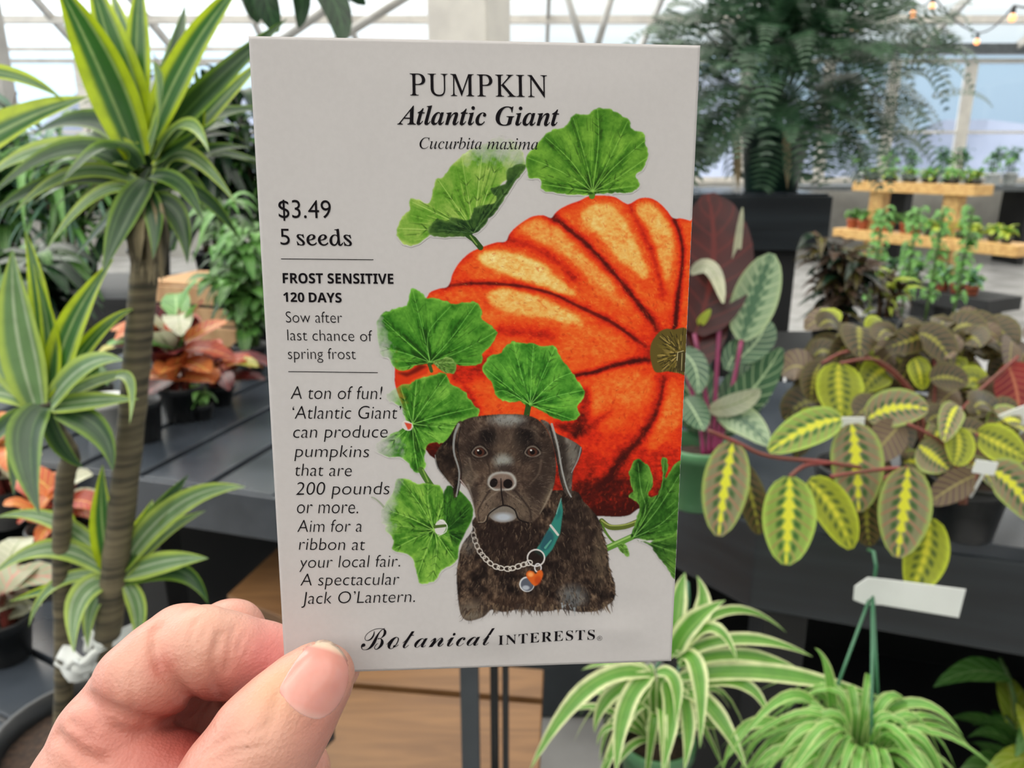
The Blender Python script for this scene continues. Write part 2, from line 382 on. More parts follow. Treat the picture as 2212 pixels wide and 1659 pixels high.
    # --- leaves
    def leaf(outl, base, veins, lo, hi, fade=None, seed=1, dark=.5):
        o = smooth(outl, True, 5)
        o = o+np.array([(noise(np.array(p[0]/6), np.array(p[1]/6), seed)-.5, noise(np.array(p[0]/6), np.array(p[1]/6), seed+5)-.5) for p in o])*5
        m = C.mask(o)
        if fade is not None:
            (fx, fy), (gx, gy) = fade; L = (gx-fx)**2+(gy-fy)**2
            m = m*np.clip(((X-fx)*(gx-fx)+(Y-fy)*(gy-fy))/L+(fbm(X/12, Y/12, seed)-.5)*.7, 0, 1)
        b = C.box(o, 4); x, y = X[b], Y[b]; bx, by = base[0]
        ang = np.arctan2(y-by, x-bx); rr = np.hypot(x-bx, y-by)
        tt = .5+.5*(fbm(x/17, y/17, seed)-.5)+.6*(noise(ang*7, rr/40, seed+2)-.5)+.35*(fbm(x/5, y/5, seed+3)-.5)
        ed, _ = C.dist(np.vstack([o, o[:1]])[::3], b); tt = tt+.35*np.exp(-(ed/3.0)**2)
        for v in veins:
            d, T = C.dist(smooth([base[0]]+v, False, 4), b)
            side = np.exp(-((d-4.5)/4.5)**2)*(1-T*.5)
            tt = tt-dark*.62*side*(noise(ang*9+3, rr/25, seed+7)*1.2)
        lo, hi = np.array(lo, float), np.array(hi, float)
        c = ramp(tt, [(-.1, lo*.62), (.2, lo), (.55, lo*.45+hi*.55), (.85, hi), (1.2, np.minimum(hi*1.13+[14, 10, 14], 250))])
        C.over(b, m[b], c)
        for v in veins:
            path = smooth([base[0]]+v, False, 5); n = len(path)
            for s_ in range(7):
                i = R.randrange(2, max(n-2, 3)); p = path[min(i, n-1)]; q = path[min(i+1, n-1)]
                a0 = math.atan2(q[1]-p[1], q[0]-p[0]) if i+1 < n else 0
                for sg in (-1, 1):
                    a = a0+sg*R.uniform(.5, .9); L = R.uniform(8, 20)
                    C.stroke([(p[0], p[1]), (p[0]+L*math.cos(a), p[1]+L*math.sin(a))], R.uniform(1.5, 3.4), .7, tuple(lo*.62), .42, 1.2, clip=m)
            C.stroke(path, 2.1, .8, tuple(np.minimum(hi*1.14+[12, 8, 24], 245)), .7, 1, clip=m)
        C.stroke([base[0], base[0]], 3, 3, tuple(hi), .8, clip=m)
        for k in range(190):
            i = R.randrange(len(o)); p = o[i]; f = R.uniform(.15, .8)
            q0 = (bx+(p[0]-bx)*f, by+(p[1]-by)*f); q1 = (bx+(p[0]-bx)*(f+.16), by+(p[1]-by)*(f+.16))
            C.stroke([q0, q1], R.uniform(1, 4.2), .8, tuple(lo*R.uniform(.55, .9)) if R.random() < .55 else tuple(np.minimum(hi*R.uniform(1, 1.18), 245)), R.uniform(.2, .5), 1.2, clip=m)
        return m
    V = lambda f, *p: [f(q) for q in p]
    DK, MG, LG, YG = (38, 82, 22), (54, 112, 26), (108, 162, 44), (140, 176, 66)
    # left folded leaf: pale upper face, dark rolled underside
    leaf(ZA((115, 1180), (150, 1100), (200, 1050), (205, 980), (260, 985), (335, 1010), (370, 900), (385, 845), (430, 830), (480, 770), (540, 700), (600, 655), (700, 610), (790, 560), (860, 535), (890, 570), (960, 620), (990, 740), (960, 790), (880, 850), (820, 890), (790, 1010), (640, 1080), (600, 1150), (500, 1150), (400, 1150), (350, 1200), (330, 1240), (240, 1290), (170, 1290), (120, 1240)),
         ZA((640, 1200)), V(ZA, (860, 560), (700, 640), (560, 700), (400, 850), (220, 1000), (130, 1180)), (92, 142, 40), (158, 182, 86), (ZA((740, 500))[0], ZA((690, 760))[0]), 3, .35)
    leaf(ZA((995, 742), (880, 765), (860, 820), (850, 870), (750, 920), (790, 960), (780, 1010), (660, 1030), (600, 1120), (480, 1100), (470, 1140), (390, 1115), (330, 1190), (350, 1230), (470, 1240), (590, 1235), (640, 1210), (690, 1180), (760, 1100), (830, 1010), (900, 900), (960, 820)),
         ZA((640, 1210)), V(ZA, (960, 790), (820, 880), (480, 1130), (400, 1190)), (30, 56, 24), (74, 104, 44), None, 4, .6)
    C.stroke(ZA((600, 1225), (640, 1255), (685, 1310)), 13, 12, (46, 74, 28)); C.stroke(ZA((615, 1230), (660, 1290)), 3, 3, (120, 146, 70))
    C.stroke(ZA((1450, 900), (1445, 960)), 14, 13, (86, 124, 40))
    leaf(ZA((1000, 690), (1060, 620), (1110, 560), (1180, 510), (1260, 490), (1290, 450), (1340, 400), (1420, 405), (1450, 370), (1520, 362), (1610, 385), (1650, 410), (1700, 440), (1715, 500), (1780, 520), (1810, 560), (1820, 620), (1835, 670), (1815, 730), (1780, 790), (1750, 820), (1770, 890), (1700, 935), (1600, 940), (1480, 945), (1440, 950), (1300, 950), (1230, 945), (1110, 920), (1095, 850), (1020, 840), (995, 770)),
         ZA((1450, 930)), [ZA((1490, 600), (1485, 370)), ZA((1400, 700), (1320, 430)), ZA((1300, 720), (1130, 560)), ZA((1250, 800), (1010, 700)), ZA((1540, 760), (1690, 450)), ZA((1600, 760), (1810, 580)), ZA((1600, 850), (1820, 700)), ZA((1740, 890)), ZA((1110, 880))], (62, 112, 28), (120, 166, 56), None, 11, .75)
    leaf(ZB((-20, 480), (-5, 390), (80, 340), (180, 310), (200, 230), (220, 195), (280, 230), (330, 260), (400, 270), (500, 300), (600, 290), (655, 290), (690, 350), (700, 410), (790, 480), (785, 530), (740, 600), (700, 640), (690, 700), (640, 720), (520, 720), (380, 700), (340, 715), (250, 720), (190, 755), (130, 760), (90, 730), (60, 680), (0, 640)),
         ZB((340, 700)), [ZB((290, 480), (220, 200)), ZB((180, 560), (0, 400)), ZB((170, 640), (0, 600)), ZB((130, 740)), ZB((490, 530), (655, 300)), ZB((560, 620), (790, 490)), ZB((640, 710)), ZB((330, 500), (480, 320))], (48, 106, 26), (106, 164, 56), (ZB((-60, 560))[0], ZB((70, 520))[0]), 21, .9)
    leaf(ZB((360, 700), (440, 668), (500, 680), (522, 720), (500, 775), (440, 772), (400, 740)), ZB((370, 705)), V(ZB, (500, 700), (470, 760)), (80, 122, 44), (134, 164, 84), None, 24, .4)
    C.stroke(ZB((335, 715), (350, 760)), 8, 7, (56, 84, 36))
    hole_red = ZB((100, 765), (180, 765), (260, 720), (330, 730), (320, 780), (230, 810), (190, 845), (110, 865))
    C.fill(hole_red, (206, 52, 22), 1.5, .9); C.fill(ZB((110, 770), (190, 770), (270, 715), (325, 725), (250, 770), (180, 800)), (104, 20, 12), 2, .9)
    leaf(ZB((50, 920), (140, 860), (200, 850), (240, 820), (340, 790), (400, 775), (450, 780), (490, 850), (580, 900), (600, 940), (650, 1000), (675, 1050), (600, 1120), (520, 1130), (480, 1230), (400, 1250), (330, 1260), (300, 1350), (310, 1400), (270, 1455), (220, 1430), (150, 1350), (60, 1350), (-20, 1310), (-40, 1270), (60, 1200), (130, 1160), (180, 1110), (130, 1000), (50, 960)),
         ZB((220, 1120)), [ZB((140, 870)), ZB((250, 820)), ZB((300, 1000), (450, 790)), ZB((420, 1060), (640, 1010)), ZB((500, 1150)), ZB((300, 1380)), ZB((230, 1280), (260, 1450)), ZB((20, 1300))], (52, 110, 28), (122, 176, 66), (ZB((-30, 1080))[0], ZB((170, 1100))[0]), 31, .7)
    C.ell(ZB((182, 1132))[0], 13, 10, (206, 196, 190), rot=.6); C.fill(ZB((165, 1110), (215, 1120), (210, 1150), (190, 1160)), (206, 70, 48)); C.stroke(ZB((160, 1100), (215, 1115), (222, 1140)), 1.4, 1.4, (220, 214, 200))
    C.stroke(ZC((370, 420), (400, 470), (440, 530)), 13, 14, (70, 104, 40)); C.stroke(ZC((385, 420), (420, 500)), 3, 3, (126, 156, 72))
    C.stroke(smooth(ZC((-10, 600), (50, 615), (90, 645), (115, 672)), False), 2, 5, (126, 140, 104), .7)
    leaf(ZC((110, 680), (180, 580), (215, 480), (290, 490), (330, 510), (420, 515), (500, 530), (540, 590), (600, 545), (690, 620), (725, 720), (690, 800), (640, 900), (620, 1010), (600, 1050), (510, 1110), (470, 1170), (420, 1190), (360, 1190), (330, 1100), (290, 1000), (180, 970), (180, 890), (130, 830), (140, 800), (100, 780)),
         ZC((460, 830)), [ZC((360, 650), (230, 490)), ZC((420, 650), (420, 520)), ZC((530, 600)), ZC((300, 750), (115, 690)), ZC((110, 790)), ZC((320, 890), (190, 960)), ZC((340, 1150)), ZC((480, 960), (440, 1190)), ZC((600, 1040))], (60, 114, 30), (136, 180, 70), (ZC((60, 800))[0], ZC((190, 820))[0]), 41, .6)
    leaf(ZC((528, 570), (555, 528), (620, 550), (700, 640), (722, 740), (650, 890), (600, 950), (560, 850), (545, 770), (520, 700)), ZC((530, 840)), V(ZC, (560, 540), (700, 680), (640, 900)), (26, 62, 18), (66, 118, 34), None, 44, .6)
    C.ell(ZC((503, 810))[0], 12, 17, (204, 198, 192), rot=.3); C.stroke(ZC((465, 808), (535, 800)), 7, 6, (74, 96, 40)); C.stroke(smooth(ZC((500, 760), (545, 790), (540, 840), (490, 870)), False), 1.5, 1.5, (226, 222, 214))
    C.stroke(ZC((500, 870), (455, 1010), (440, 1160)), 4, 1.5, (120, 160, 70), .5)
    C.stroke(ZB((1010, 990), (995, 1065)), 12, 13, (46, 74, 28))
    leaf(ZB((700, 740), (745, 660), (810, 640), (860, 590), (910, 560), (990, 575), (1050, 570), (1100, 590), (1190, 590), (1220, 660), (1310, 770), (1340, 830), (1390, 890), (1380, 950), (1340, 1000), (1362, 1060), (1300, 1100), (1200, 1090), (1120, 1040), (1040, 1000), (1010, 1000), (960, 970), (900, 970), (830, 960), (780, 920), (770, 860), (720, 790)),
         ZB((1020, 990)), [ZB((960, 780), (910, 570)), ZB((1110, 780), (1190, 600)), ZB((720, 745)), ZB((860, 900), (790, 900)), ZB((1200, 930), (1388, 890)), ZB((1310, 1090)), ZB((1035, 700), (1045, 580)), ZB((1180, 830), (1310, 770))], (50, 112, 30), (114, 176, 62), None, 55, .6)
    # right-hand sprig
    C.stroke(smooth(ZC((1600, 770), (1660, 812), (1760, 808), (1850, 775)), False), 12, 12, (86, 96, 38)); C.stroke(smooth(ZC((1600, 765), (1660, 800), (1760, 796), (1850, 768)), False), 3, 3, (150, 156, 84))
    C.stroke(smooth(ZC((1600, 790), (1630, 850), (1680, 910), (1730, 915)), False), 6, 4, (84, 116, 44))
    C.stroke(ZC((1630, 958), (1740, 910), (1850, 860)), 14, 13, (88, 132, 48)); C.stroke(ZC((1630, 950), (1740, 900), (1850, 852)), 4, 4, (146, 180, 96))
    leaf(ZC((1705, 935), (1750, 925), (1785, 960), (1790, 1012), (1740, 990)), ZC((1710, 935)), V(ZC, (1785, 1005),), (78, 122, 40), (126, 168, 76), None, 46, .3)
    leaf(ZC((1840, 900), (1920, 920), (2010, 900), (2180, 840), (2180, 1180), (2095, 1165), (2060, 1110), (1980, 1010), (1930, 940)), ZC((1840, 895)), V(ZC, (2110, 1150), (2130, 1000)), (40, 78, 24), (92, 134, 50), None, 48, .6)
    leaf(ZC((1790, 440), (1840, 355), (1900, 380), (1940, 430), (1950, 520), (1920, 600), (1960, 615), (2000, 560), (2020, 450), (2008, 360), (2030, 335), (2055, 380), (2045, 480), (2100, 390), (2180, 380), (2180, 700), (2110, 860), (2000, 910), (1850, 895), (1800, 870), (1840, 760), (1860, 660), (1790, 610), (1810, 570), (1800, 520)),
         ZC((1815, 885)), [ZC((1900, 700), (1870, 560), (1850, 380)), ZC((1930, 700), (2010, 560), (2030, 345)), ZC((1980, 700), (2160, 420)), ZC((2000, 800), (2160, 650))], (42, 86, 24), (104, 152, 58), None, 51, .8)
    # --- dog
    body = smooth(ZC((612, 1130), (625, 1030), (650, 930), (720, 830), (740, 740), (1000, 600), (1390, 560), (1480, 640), (1570, 740), (1600, 830), (1640, 980), (1655, 1100), (1690, 1200), (1688, 1300), (1640, 1345), (1560, 1385), (1450, 1390), (1330, 1370), (1200, 1385), (1050, 1365), (930, 1385), (850, 1370), (790, 1420), (690, 1445), (640, 1400), (618, 1270)))
    head = smooth(ZC((620, 130), (680, 75), (790, 52), (960, 42), (1100, 52), (1180, 90), (1240, 170), (1280, 290), (1290, 420), (1265, 560), (1200, 690), (1130, 775), (1030, 765), (930, 785), (830, 760), (770, 778), (742, 740), (722, 640), (690, 560), (645, 480), (632, 350), (618, 220)))
    le = smooth(ZC((628, 92), (560, 200), (510, 250), (468, 320), (480, 400), (530, 470), (585, 540), (598, 612), (628, 560), (645, 400), (635, 250), (660, 120)))
    re_ = smooth(ZC((1185, 85), (1240, 100), (1290, 170), (1380, 212), (1462, 268), (1455, 330), (1410, 420), (1398, 520), (1395, 612), (1360, 592), (1320, 500), (1290, 330), (1240, 170)))
    bm, hm, lm, rm = [C.mask(p) for p in (body, head, le, re_)]
    def tone(x, y): return fbm(x/14, y/14, 60)-.5
    dk = ramp(.44+1.3*tone(X, Y)+.7*(fbm(X/5, Y/9, 62)-.5), [(0, (24, 17, 15)), (.4, (44, 33, 28)), (.65, (74, 57, 45)), (1, (126, 104, 84))])
    C.over(full, bm, dk)
    def soft(cx, cy, rx, ry, col, al, clip, rot=0):
        c = ZC((cx, cy))[0]; C.ell(c, rx*ZS, ry*ZS, col, al, min(rx, ry)*ZS*.9, rot, clip)
    soft(960, 900, 230, 170, (36, 25, 22), .8, bm); soft(1430, 900, 150, 330, (44, 33, 28), .55, bm, .15); soft(720, 1380, 110, 70, (128, 116, 100), .75, bm, -.2); soft(1400, 1290, 90, 80, (128, 132, 132), .6, bm); soft(690, 930, 60, 60, (112, 106, 98), .6, bm)
    soft(1600, 1000, 60, 200, (108, 92, 72), .5, bm, .1); soft(1000, 1330, 300, 60, (70, 50, 38), .5, bm)
    def fur(n, poly, m, dirf, cols, L=(5, 12), w=(1, 2.2), al=(.3, .75)):
        p = np.asarray(poly); x0, y0 = p.min(0); x1, y1 = p.max(0); k = 0
        while k < n:
            x, y = R.uniform(x0, x1), R.uniform(y0, y1)
            ix, iy = int((x-AX0)*AS), int((y-AY0)*AS); k += 1
            if not (0 <= ix < AW and 0 <= iy < AH) or m[iy, ix] < .5: continue
            a = dirf(x, y)+R.gauss(0, .25); l = R.uniform(*L)
            C.stroke([(x, y), (x+l*.6*math.cos(a), y+l*.6*math.sin(a)), (x+l*math.cos(a+.25), y+l*math.sin(a+.25))], R.uniform(*w), .5, R.choice(cols), R.uniform(*al), 1)
    BC = [(24, 18, 16), (34, 26, 22), (58, 44, 36), (84, 66, 52), (118, 98, 78), (40, 30, 26), (66, 50, 40)]
    fur(1500, body, bm, lambda x, y: 1.57+(1130-x)*.0022, BC, (6, 15), (1.2, 3))
    for k in range(130):  # ragged lower fringe of paint
        x = R.uniform(1000, 1318); y = 1306+R.uniform(-6, 8)+(4 if x < 1050 else 0)
        a = 1.57+(1150-x)*.002+R.gauss(0, .25); l = R.uniform(6, 18)
        C.stroke([(x, y), (x+l*math.cos(a), y+l*math.sin(a))], R.uniform(3, 6), .8, R.choice([(52, 40, 34), (84, 68, 54), (112, 92, 72), (66, 52, 44)]+([(150, 154, 156)] if 1190 < x < 1260 else [])), .75, 1)
    for k in range(60):
        f = R.random(); x, y = ZC((1600+90*f, 800+480*f))[0]; a = .9+R.gauss(0, .3); l = R.uniform(4, 9)
        C.stroke([(x-3, y-3), (x+l*math.cos(a), y+l*math.sin(a))], R.uniform(2, 3.5), .6, R.choice(BC[1:5]), .8)
    # ears and head
    C.over(full, lm, dk*.8); C.over(full, rm, ramp(.55+1.2*tone(X, Y), [(0, (40, 33, 30)), (.6, (84, 74, 66)), (1, (130, 122, 112))]))
    soft(1400, 300, 40, 90, (124, 118, 108), .6, rm, .2); soft(1330, 330, 36, 200, (42, 34, 30), .7, rm, -.15); soft(545, 420, 50, 70, (50, 38, 32), .6, lm)
    fur(130, le, lm, lambda x, y: 1.9, BC, (4, 10), (1, 2)); fur(200, re_, rm, lambda x, y: 1.9, BC+[(150, 142, 132)], (5, 12), (1, 2))
    hd = ramp(.46+1.3*tone(X, Y)+.6*(fbm(X/4, Y/7, 66)-.5), [(0, (38, 29, 25)), (.4, (62, 48, 40)), (.65, (86, 69, 57)), (1, (118, 100, 84))])
    C.over(full, hm, hd)
    S = lambda *a: soft(*a[:4], a[4], a[5], hm, *(a[6:]))
    S(960, 85, 110, 45, (148, 148, 142), .9); S(900, 190, 200, 90, (60, 46, 40), .5); S(830, 195, 62, 60, (24, 19, 18), .95); S(1075, 205, 75, 85, (24, 19, 18), .95); S(690, 240, 60, 120, (58, 45, 38), .6)
    S(770, 300, 95, 70, (38, 29, 26), .85); S(1130, 300, 95, 72, (38, 29, 26), .85); S(960, 260, 90, 110, (92, 76, 62), .5); S(930, 365, 62, 50, (150, 150, 142), .85); S(950, 410, 60, 30, (48, 36, 32), .8)
    S(1240, 420, 60, 180, (54, 42, 36), .6); S(690, 480, 50, 110, (112, 100, 86), .45); S(800, 420, 90, 60, (84, 67, 55), .5); S(1110, 450, 120, 80, (72, 56, 47), .5); S(1235, 620, 34, 110, (128, 112, 92), .6, .35); S(1150, 600, 60, 90, (52, 40, 34), .6)
    S(780, 690, 60, 90, (124, 104, 86), .7, .1); S(1060, 690, 90, 80, (108, 92, 76), .6); S(800, 590, 80, 50, (110, 94, 78), .5); S(1020, 610, 80, 50, (104, 88, 74), .5); S(930, 600, 34, 60, (40, 30, 27), .7); S(860, 640, 70, 70, (104, 88, 74), .6); S(1000, 650, 60, 60, (98, 83, 70), .6); S(1170, 520, 60, 130, (44, 34, 30), .55, .2); S(735, 600, 30, 60, (50, 40, 36), .6)
    fur(1500, head, hm, lambda x, y: math.atan2(y-1040, x-1082)+(.0 if y > 1010 else .35*(1 if x > 1082 else -1)), BC+[(140, 124, 106)], (3, 8), (.8, 1.6), (.2, .55))
    for ex in (770, 1130):  # eyes
        e = ZC((ex, 300))[0]
        C.fill(smooth(ZC((ex-54, 305), (ex-30, 268), (ex+10, 258), (ex+42, 280), (ex+56, 312), (ex+20, 332), (ex-25, 331))), (132, 118, 104), 1, .9)
        C.fill(smooth(ZC((ex-46, 303), (ex-24, 274), (ex+8, 266), (ex+36, 284), (ex+48, 308), (ex+16, 326), (ex-22, 324))), (30, 22, 20), 1)
        C.ell(e, 10.5, 9.5, (70, 40, 30)); C.ell(e, 5.5, 5.5, (18, 12, 11)); C.ell((e[0]-3, e[1]-4), 2.2, 2, (226, 222, 214)); C.stroke(smooth(ZC((ex-60, 300), (ex-30, 258), (ex+15, 246), (ex+60, 290)), False), 2.4, 1.6, (28, 22, 20), .9)
    C.fill(smooth(ZC((825, 520), (832, 470), (870, 440), (925, 432), (985, 442), (1016, 480), (1018, 525), (985, 555), (920, 560), (860, 555))), (176, 172, 164), 1.2)
    C.fill(smooth(ZC((838, 520), (848, 480), (880, 455), (925, 450), (972, 458), (1000, 490), (1002, 525), (975, 545), (920, 550), (868, 545))), (98, 76, 66), 2)
    soft(925, 470, 60, 22, (128, 108, 96), .8, hm)
    C.ell(ZC((866, 508))[0], 8, 10, (26, 19, 18), rot=.4); C.ell(ZC((962, 515))[0], 10, 10, (24, 18, 17), rot=-.5); C.stroke(ZC((915, 480), (917, 560), (930, 660)), 2, 3.4, (26, 20, 19))
    C.stroke(smooth(ZC((838, 530), (870, 556), (905, 556)), False), 1.6, 1.2, (190, 184, 172)); C.stroke(smooth(ZC((940, 556), (985, 550), (1010, 520)), False), 1.2, 1.6, (190, 184, 172))
    C.ell(ZC((930, 722))[0], 31, 17, (116, 106, 96)); C.ell(ZC((930, 742))[0], 20, 9, (176, 180, 188), .9, 8)
    C.stroke(smooth(ZC((770, 780), (815, 770), (838, 715), (930, 662), (1005, 690), (1035, 755), (1100, 780)), False), 2.4, 3.2, (26, 20, 19)); C.stroke(smooth(ZC((760, 775), (800, 772), (815, 735)), False), 2, 2, (160, 140, 118), .8)
    for pts, w, col, a in [(((815, 345), (835, 400), (838, 450)), 5, (46, 35, 30), .6), (((1085, 345), (1050, 400), (1020, 450)), 5, (46, 35, 30), .6), (((838, 560), (800, 620), (760, 700), (768, 772)), 4, (40, 30, 27), .7), (((1010, 560), (1060, 620), (1110, 690), (1120, 760)), 5, (40, 30, 27), .7),
                           (((905, 560), (850, 600), (800, 640)), 4, (132, 114, 98), .5), (((945, 565), (1000, 600), (1050, 640)), 4, (132, 114, 98), .5), (((690, 520), (716, 600), (735, 690)), 5, (150, 138, 128), .5), (((1262, 560), (1215, 660), (1180, 720)), 6, (150, 134, 114), .6), (((700, 340), (720, 420), (770, 470)), 5, (112, 96, 82), .5),
                           (((1190, 360), (1170, 450), (1110, 520)), 6, (104, 86, 72), .5), (((880, 110), (900, 200), (930, 300)), 8, (84, 68, 57), .4), (((1010, 110), (985, 200), (955, 300)), 8, (84, 68, 57), .4), (((700, 180), (760, 150), (830, 140)), 6, (96, 80, 68), .4), (((1060, 130), (1130, 150), (1190, 210)), 6, (96, 80, 68), .4)]:
        C.stroke(smooth(ZC(*pts), False), w, w*.5, col, a, 2.5, clip=hm)
    for k in range(260):                                 # pale hair flecks over brow, cheeks and chest
        x, y = ZC((R.uniform(640, 1280), R.uniform(70, 760)))[0]; a = math.atan2(y-1040, x-1082)+R.gauss(0, .2); l = R.uniform(3, 7)
        C.stroke([(x, y), (x+l*math.cos(a), y+l*math.sin(a))], .9, .4, (168, 150, 130), .3, .8, clip=hm)
    for k in range(420):
        x, y = ZC((R.uniform(630, 1680), R.uniform(800, 1380)))[0]; a = 1.57+(1130-x)*.003+R.gauss(0, .35); l = R.uniform(5, 13)
        C.stroke([(x, y), (x+l*math.cos(a), y+l*math.sin(a))], R.uniform(1, 2.2), .5, R.choice([(138, 116, 92), (112, 92, 74), (18, 13, 12), (18, 13, 12)]), .5, 1, clip=bm)
    for k in range(16):
        x, y = ZC((R.uniform(745, 850), R.uniform(570, 700)))[0]; C.ell((x, y), .9, .9, (36, 28, 26), .9)
        x, y = ZC((R.uniform(990, 1120), R.uniform(590, 700)))[0]; C.ell((x, y), .9, .9, (36, 28, 26), .9)
    LR = (150, 150, 146)
    C.stroke(smooth(ZC((628, 110), (600, 190), (596, 300), (632, 440), (612, 600)), False), 5.5, 3, LR, .85); C.stroke(smooth(ZC((640, 130), (622, 260), (648, 440), (622, 590)), False), 2.5, 2, (34, 28, 26), .9)
    C.stroke(smooth(ZC((1262, 110), (1300, 250), (1330, 420), (1362, 540), (1392, 604)), False), 5, 3, (158, 156, 150), .9); C.stroke(smooth(ZC((1250, 130), (1285, 280), (1318, 460), (1345, 560)), False), 3, 2, (34, 28, 26), .9)
    C.stroke(smooth(ZC((1460, 270), (1440, 350), (1395, 440)), False), 3, 2, LR, .8); C.stroke(smooth(ZC((468, 320), (484, 400), (540, 480), (590, 540)), False), 2, 2, LR, .7); C.stroke(smooth(ZC((640, 490), (690, 560), (722, 650), (740, 740)), False), 3, 2, (178, 170, 164), .8)
    # collar, chain, tags
    C.fill(ZC((1325, 615), (1337, 700), (1318, 850), (1265, 960), (1212, 1022), (1140, 978), (1182, 920), (1240, 820), (1290, 720)), (48, 122, 108), 1); C.fill(smooth(ZC((1240, 830), (1275, 880), (1230, 960), (1180, 960), (1190, 910))), (40, 74, 86), 2, .8); C.fill(smooth(ZC((1310, 680), (1325, 720), (1290, 760))), (34, 92, 92), 2, .8)
    C.stroke(ZC((1215, 950), (1255, 900)), 5, 3, (96, 164, 140), .8); C.stroke(ZC((1252, 798), (1302, 862)), 5, 5, (198, 190, 182)); C.stroke(ZC((1325, 615), (1310, 660), (1292, 720)), 2, 2, (150, 200, 190), .6)
    ring = [ZC((1152+58*math.cos(a), 1018+56*math.sin(a)))[0] for a in np.linspace(0, 6.3, 30)]
    C.ell(ZC((1152, 1018))[0], 17, 17, (34, 25, 22), .8); C.stroke(ring, 3.2, 3.2, (206, 198, 192))
    ch = smooth(ZC((715, 800), (735, 890), (765, 965), (820, 1035), (880, 1078), (970, 1092), (1050, 1068), (1115, 1048)), False, 8)
    d = np.concatenate([[0], np.cumsum(np.hypot(*np.diff(ch, axis=0).T))]); n = 15
    for k in range(n):
        s0 = d[-1]*(k+.5)/n; i = min(np.searchsorted(d, s0), len(ch)-1); a = math.atan2(*(ch[i]-ch[i-1])[::-1]); c = ch[i]
        rx, ry = d[-1]/n*.62, 4.6 if k % 2 else 5.2
        lk = [(c[0]+rx*math.cos(q)*math.cos(a)-ry*math.sin(q)*math.sin(a), c[1]+rx*math.cos(q)*math.sin(a)+ry*math.sin(q)*math.cos(a)) for q in np.linspace(0, 6.3, 18)]
        C.stroke(lk, 2.5, 2.5, (204, 194, 182), min(1, .55+k*.06))
    C.stroke([ZC((1165+22*math.cos(a), 1085+28*math.sin(a)))[0] for a in np.linspace(0, 6.3, 16)], 3, 3, (204, 198, 196))
    C.ell(ZC((1090, 1196))[0], 16.5, 16.5, (206, 204, 202)); C.ell(ZC((1092, 1198))[0], 14, 14, (86, 88, 98), 1, 2); C.ell(ZC((1082, 1220))[0], 8, 5, (190, 192, 198), .8, 3)
    C.fill(smooth(ZC((1145, 1208), (1100, 1165), (1084, 1130), (1100, 1106), (1130, 1108), (1150, 1126), (1165, 1105), (1190, 1102), (1200, 1130), (1185, 1170))), (206, 92, 32), 1); C.ell(ZC((1115, 1130))[0], 6, 5, (240, 160, 90), .9, 4); C.ell(ZC((1165, 1170))[0], 7, 9, (168, 56, 22), .6, 5)
    return C

# ------------------------------------------------------------------ materials of the place
M = {}
M['concrete'] = plain('concrete', (172, 172, 172), (146, 146, 145), .2, 3, bmp=.03)
M['white_paint'] = plain('white_paint', (222, 216, 206), (204, 198, 190), .5, 6, bmp=.02)
M['grey_paint'] = plain('grey_paint', (178, 176, 172), (158, 156, 152), .5, 6, bmp=.02)
M['steel'] = plain('dark_steel', (92, 96, 98), (70, 74, 76), .4, 30, bmp=.02)
M['panel'] = plain('wall_panel', (170, 168, 162), (150, 148, 142), .6, 3, bmp=.02)
M['dark_wall'] = plain('dark_wall', (96, 92, 86), (78, 74, 70), .7, 3, bmp=.02)
M['slate_wood'] = plain('slate_stained_wood', (62, 68, 76), (42, 48, 55), .24, 5, (1, 1, 1), bmp=.1)
M['dark_wood'] = plain('dark_stained_wood', (40, 46, 51), (27, 31, 35), .32, 4, (.25, 1, 6), bmp=.15)
M['black_wood'] = plain('black_wood', (19, 21, 23), (12, 13, 15), .6, 5, bmp=.08)
M['oak'] = plain('golden_oak_board', (130, 94, 58), (106, 74, 44), .5, 2.2, (1, 9, 1), bmp=.1, dist=1.5)
M['oak_shelf'] = plain('pale_pine', (212, 172, 108), (186, 142, 82), .5, 4, (1, 6, 6), bmp=.06)
M['crate'] = plain('raw_pine', (206, 168, 126), (184, 142, 102), .6, 6, (1, 8, 1), bmp=.1)
M['black_plastic'] = plain('black_plastic', (26, 29, 32), (20, 22, 24), .4, 10, bmp=.03)
M['grey_plastic'] = plain('grey_plastic', (62, 68, 74), (52, 58, 64), .45, 10, bmp=.03)
M['green_plastic'] = plain('green_plastic', (84, 132, 92), (70, 118, 80), .35, 10, bmp=.03)
M['dkgreen_plastic'] = plain('dark_green_plastic', (28, 64, 54), (20, 50, 42), .4, 10, bmp=.03)
M['white_plastic'] = plain('white_plastic', (226, 230, 228), (212, 216, 214), .35, 10, bmp=.02)
M['terracotta'] = plain('terracotta', (176, 98, 70), (150, 78, 54), .7, 20)
M['soil'] = plain('soil', (66, 48, 36), (34, 24, 18), .9, 140, bmp=1)
M['trunk'] = plain('cane_bark', (112, 102, 78), (54, 50, 38), .7, 9, (1, 1, 14), bmp=.5)
M['neck'] = plain('old_leaf_bases', (138, 126, 96), (52, 48, 36), .7, 12, (6, 6, .6), bmp=.5)
M['tan_strap'] = plain('dry_frond', (186, 166, 132), (150, 130, 98), .7, 14, bmp=.2)
M['stem_green'] = plain('green_stem', (84, 116, 56), (64, 92, 42), .5, 14)
M['stem_red'] = plain('red_stem', (128, 54, 50), (98, 60, 42), .45, 14)
M['stem_pink'] = plain('pink_stem', (150, 52, 98), (112, 44, 72), .4, 14)
M['stem_brown'] = plain('brown_stem', (96, 70, 50), (66, 48, 36), .6, 14)
M['wire'] = plain('green_wire', (64, 116, 84), (50, 98, 70), .35, 14, bmp=.02)
M['cable'] = plain('black_cable', (24, 24, 26), None, .5)
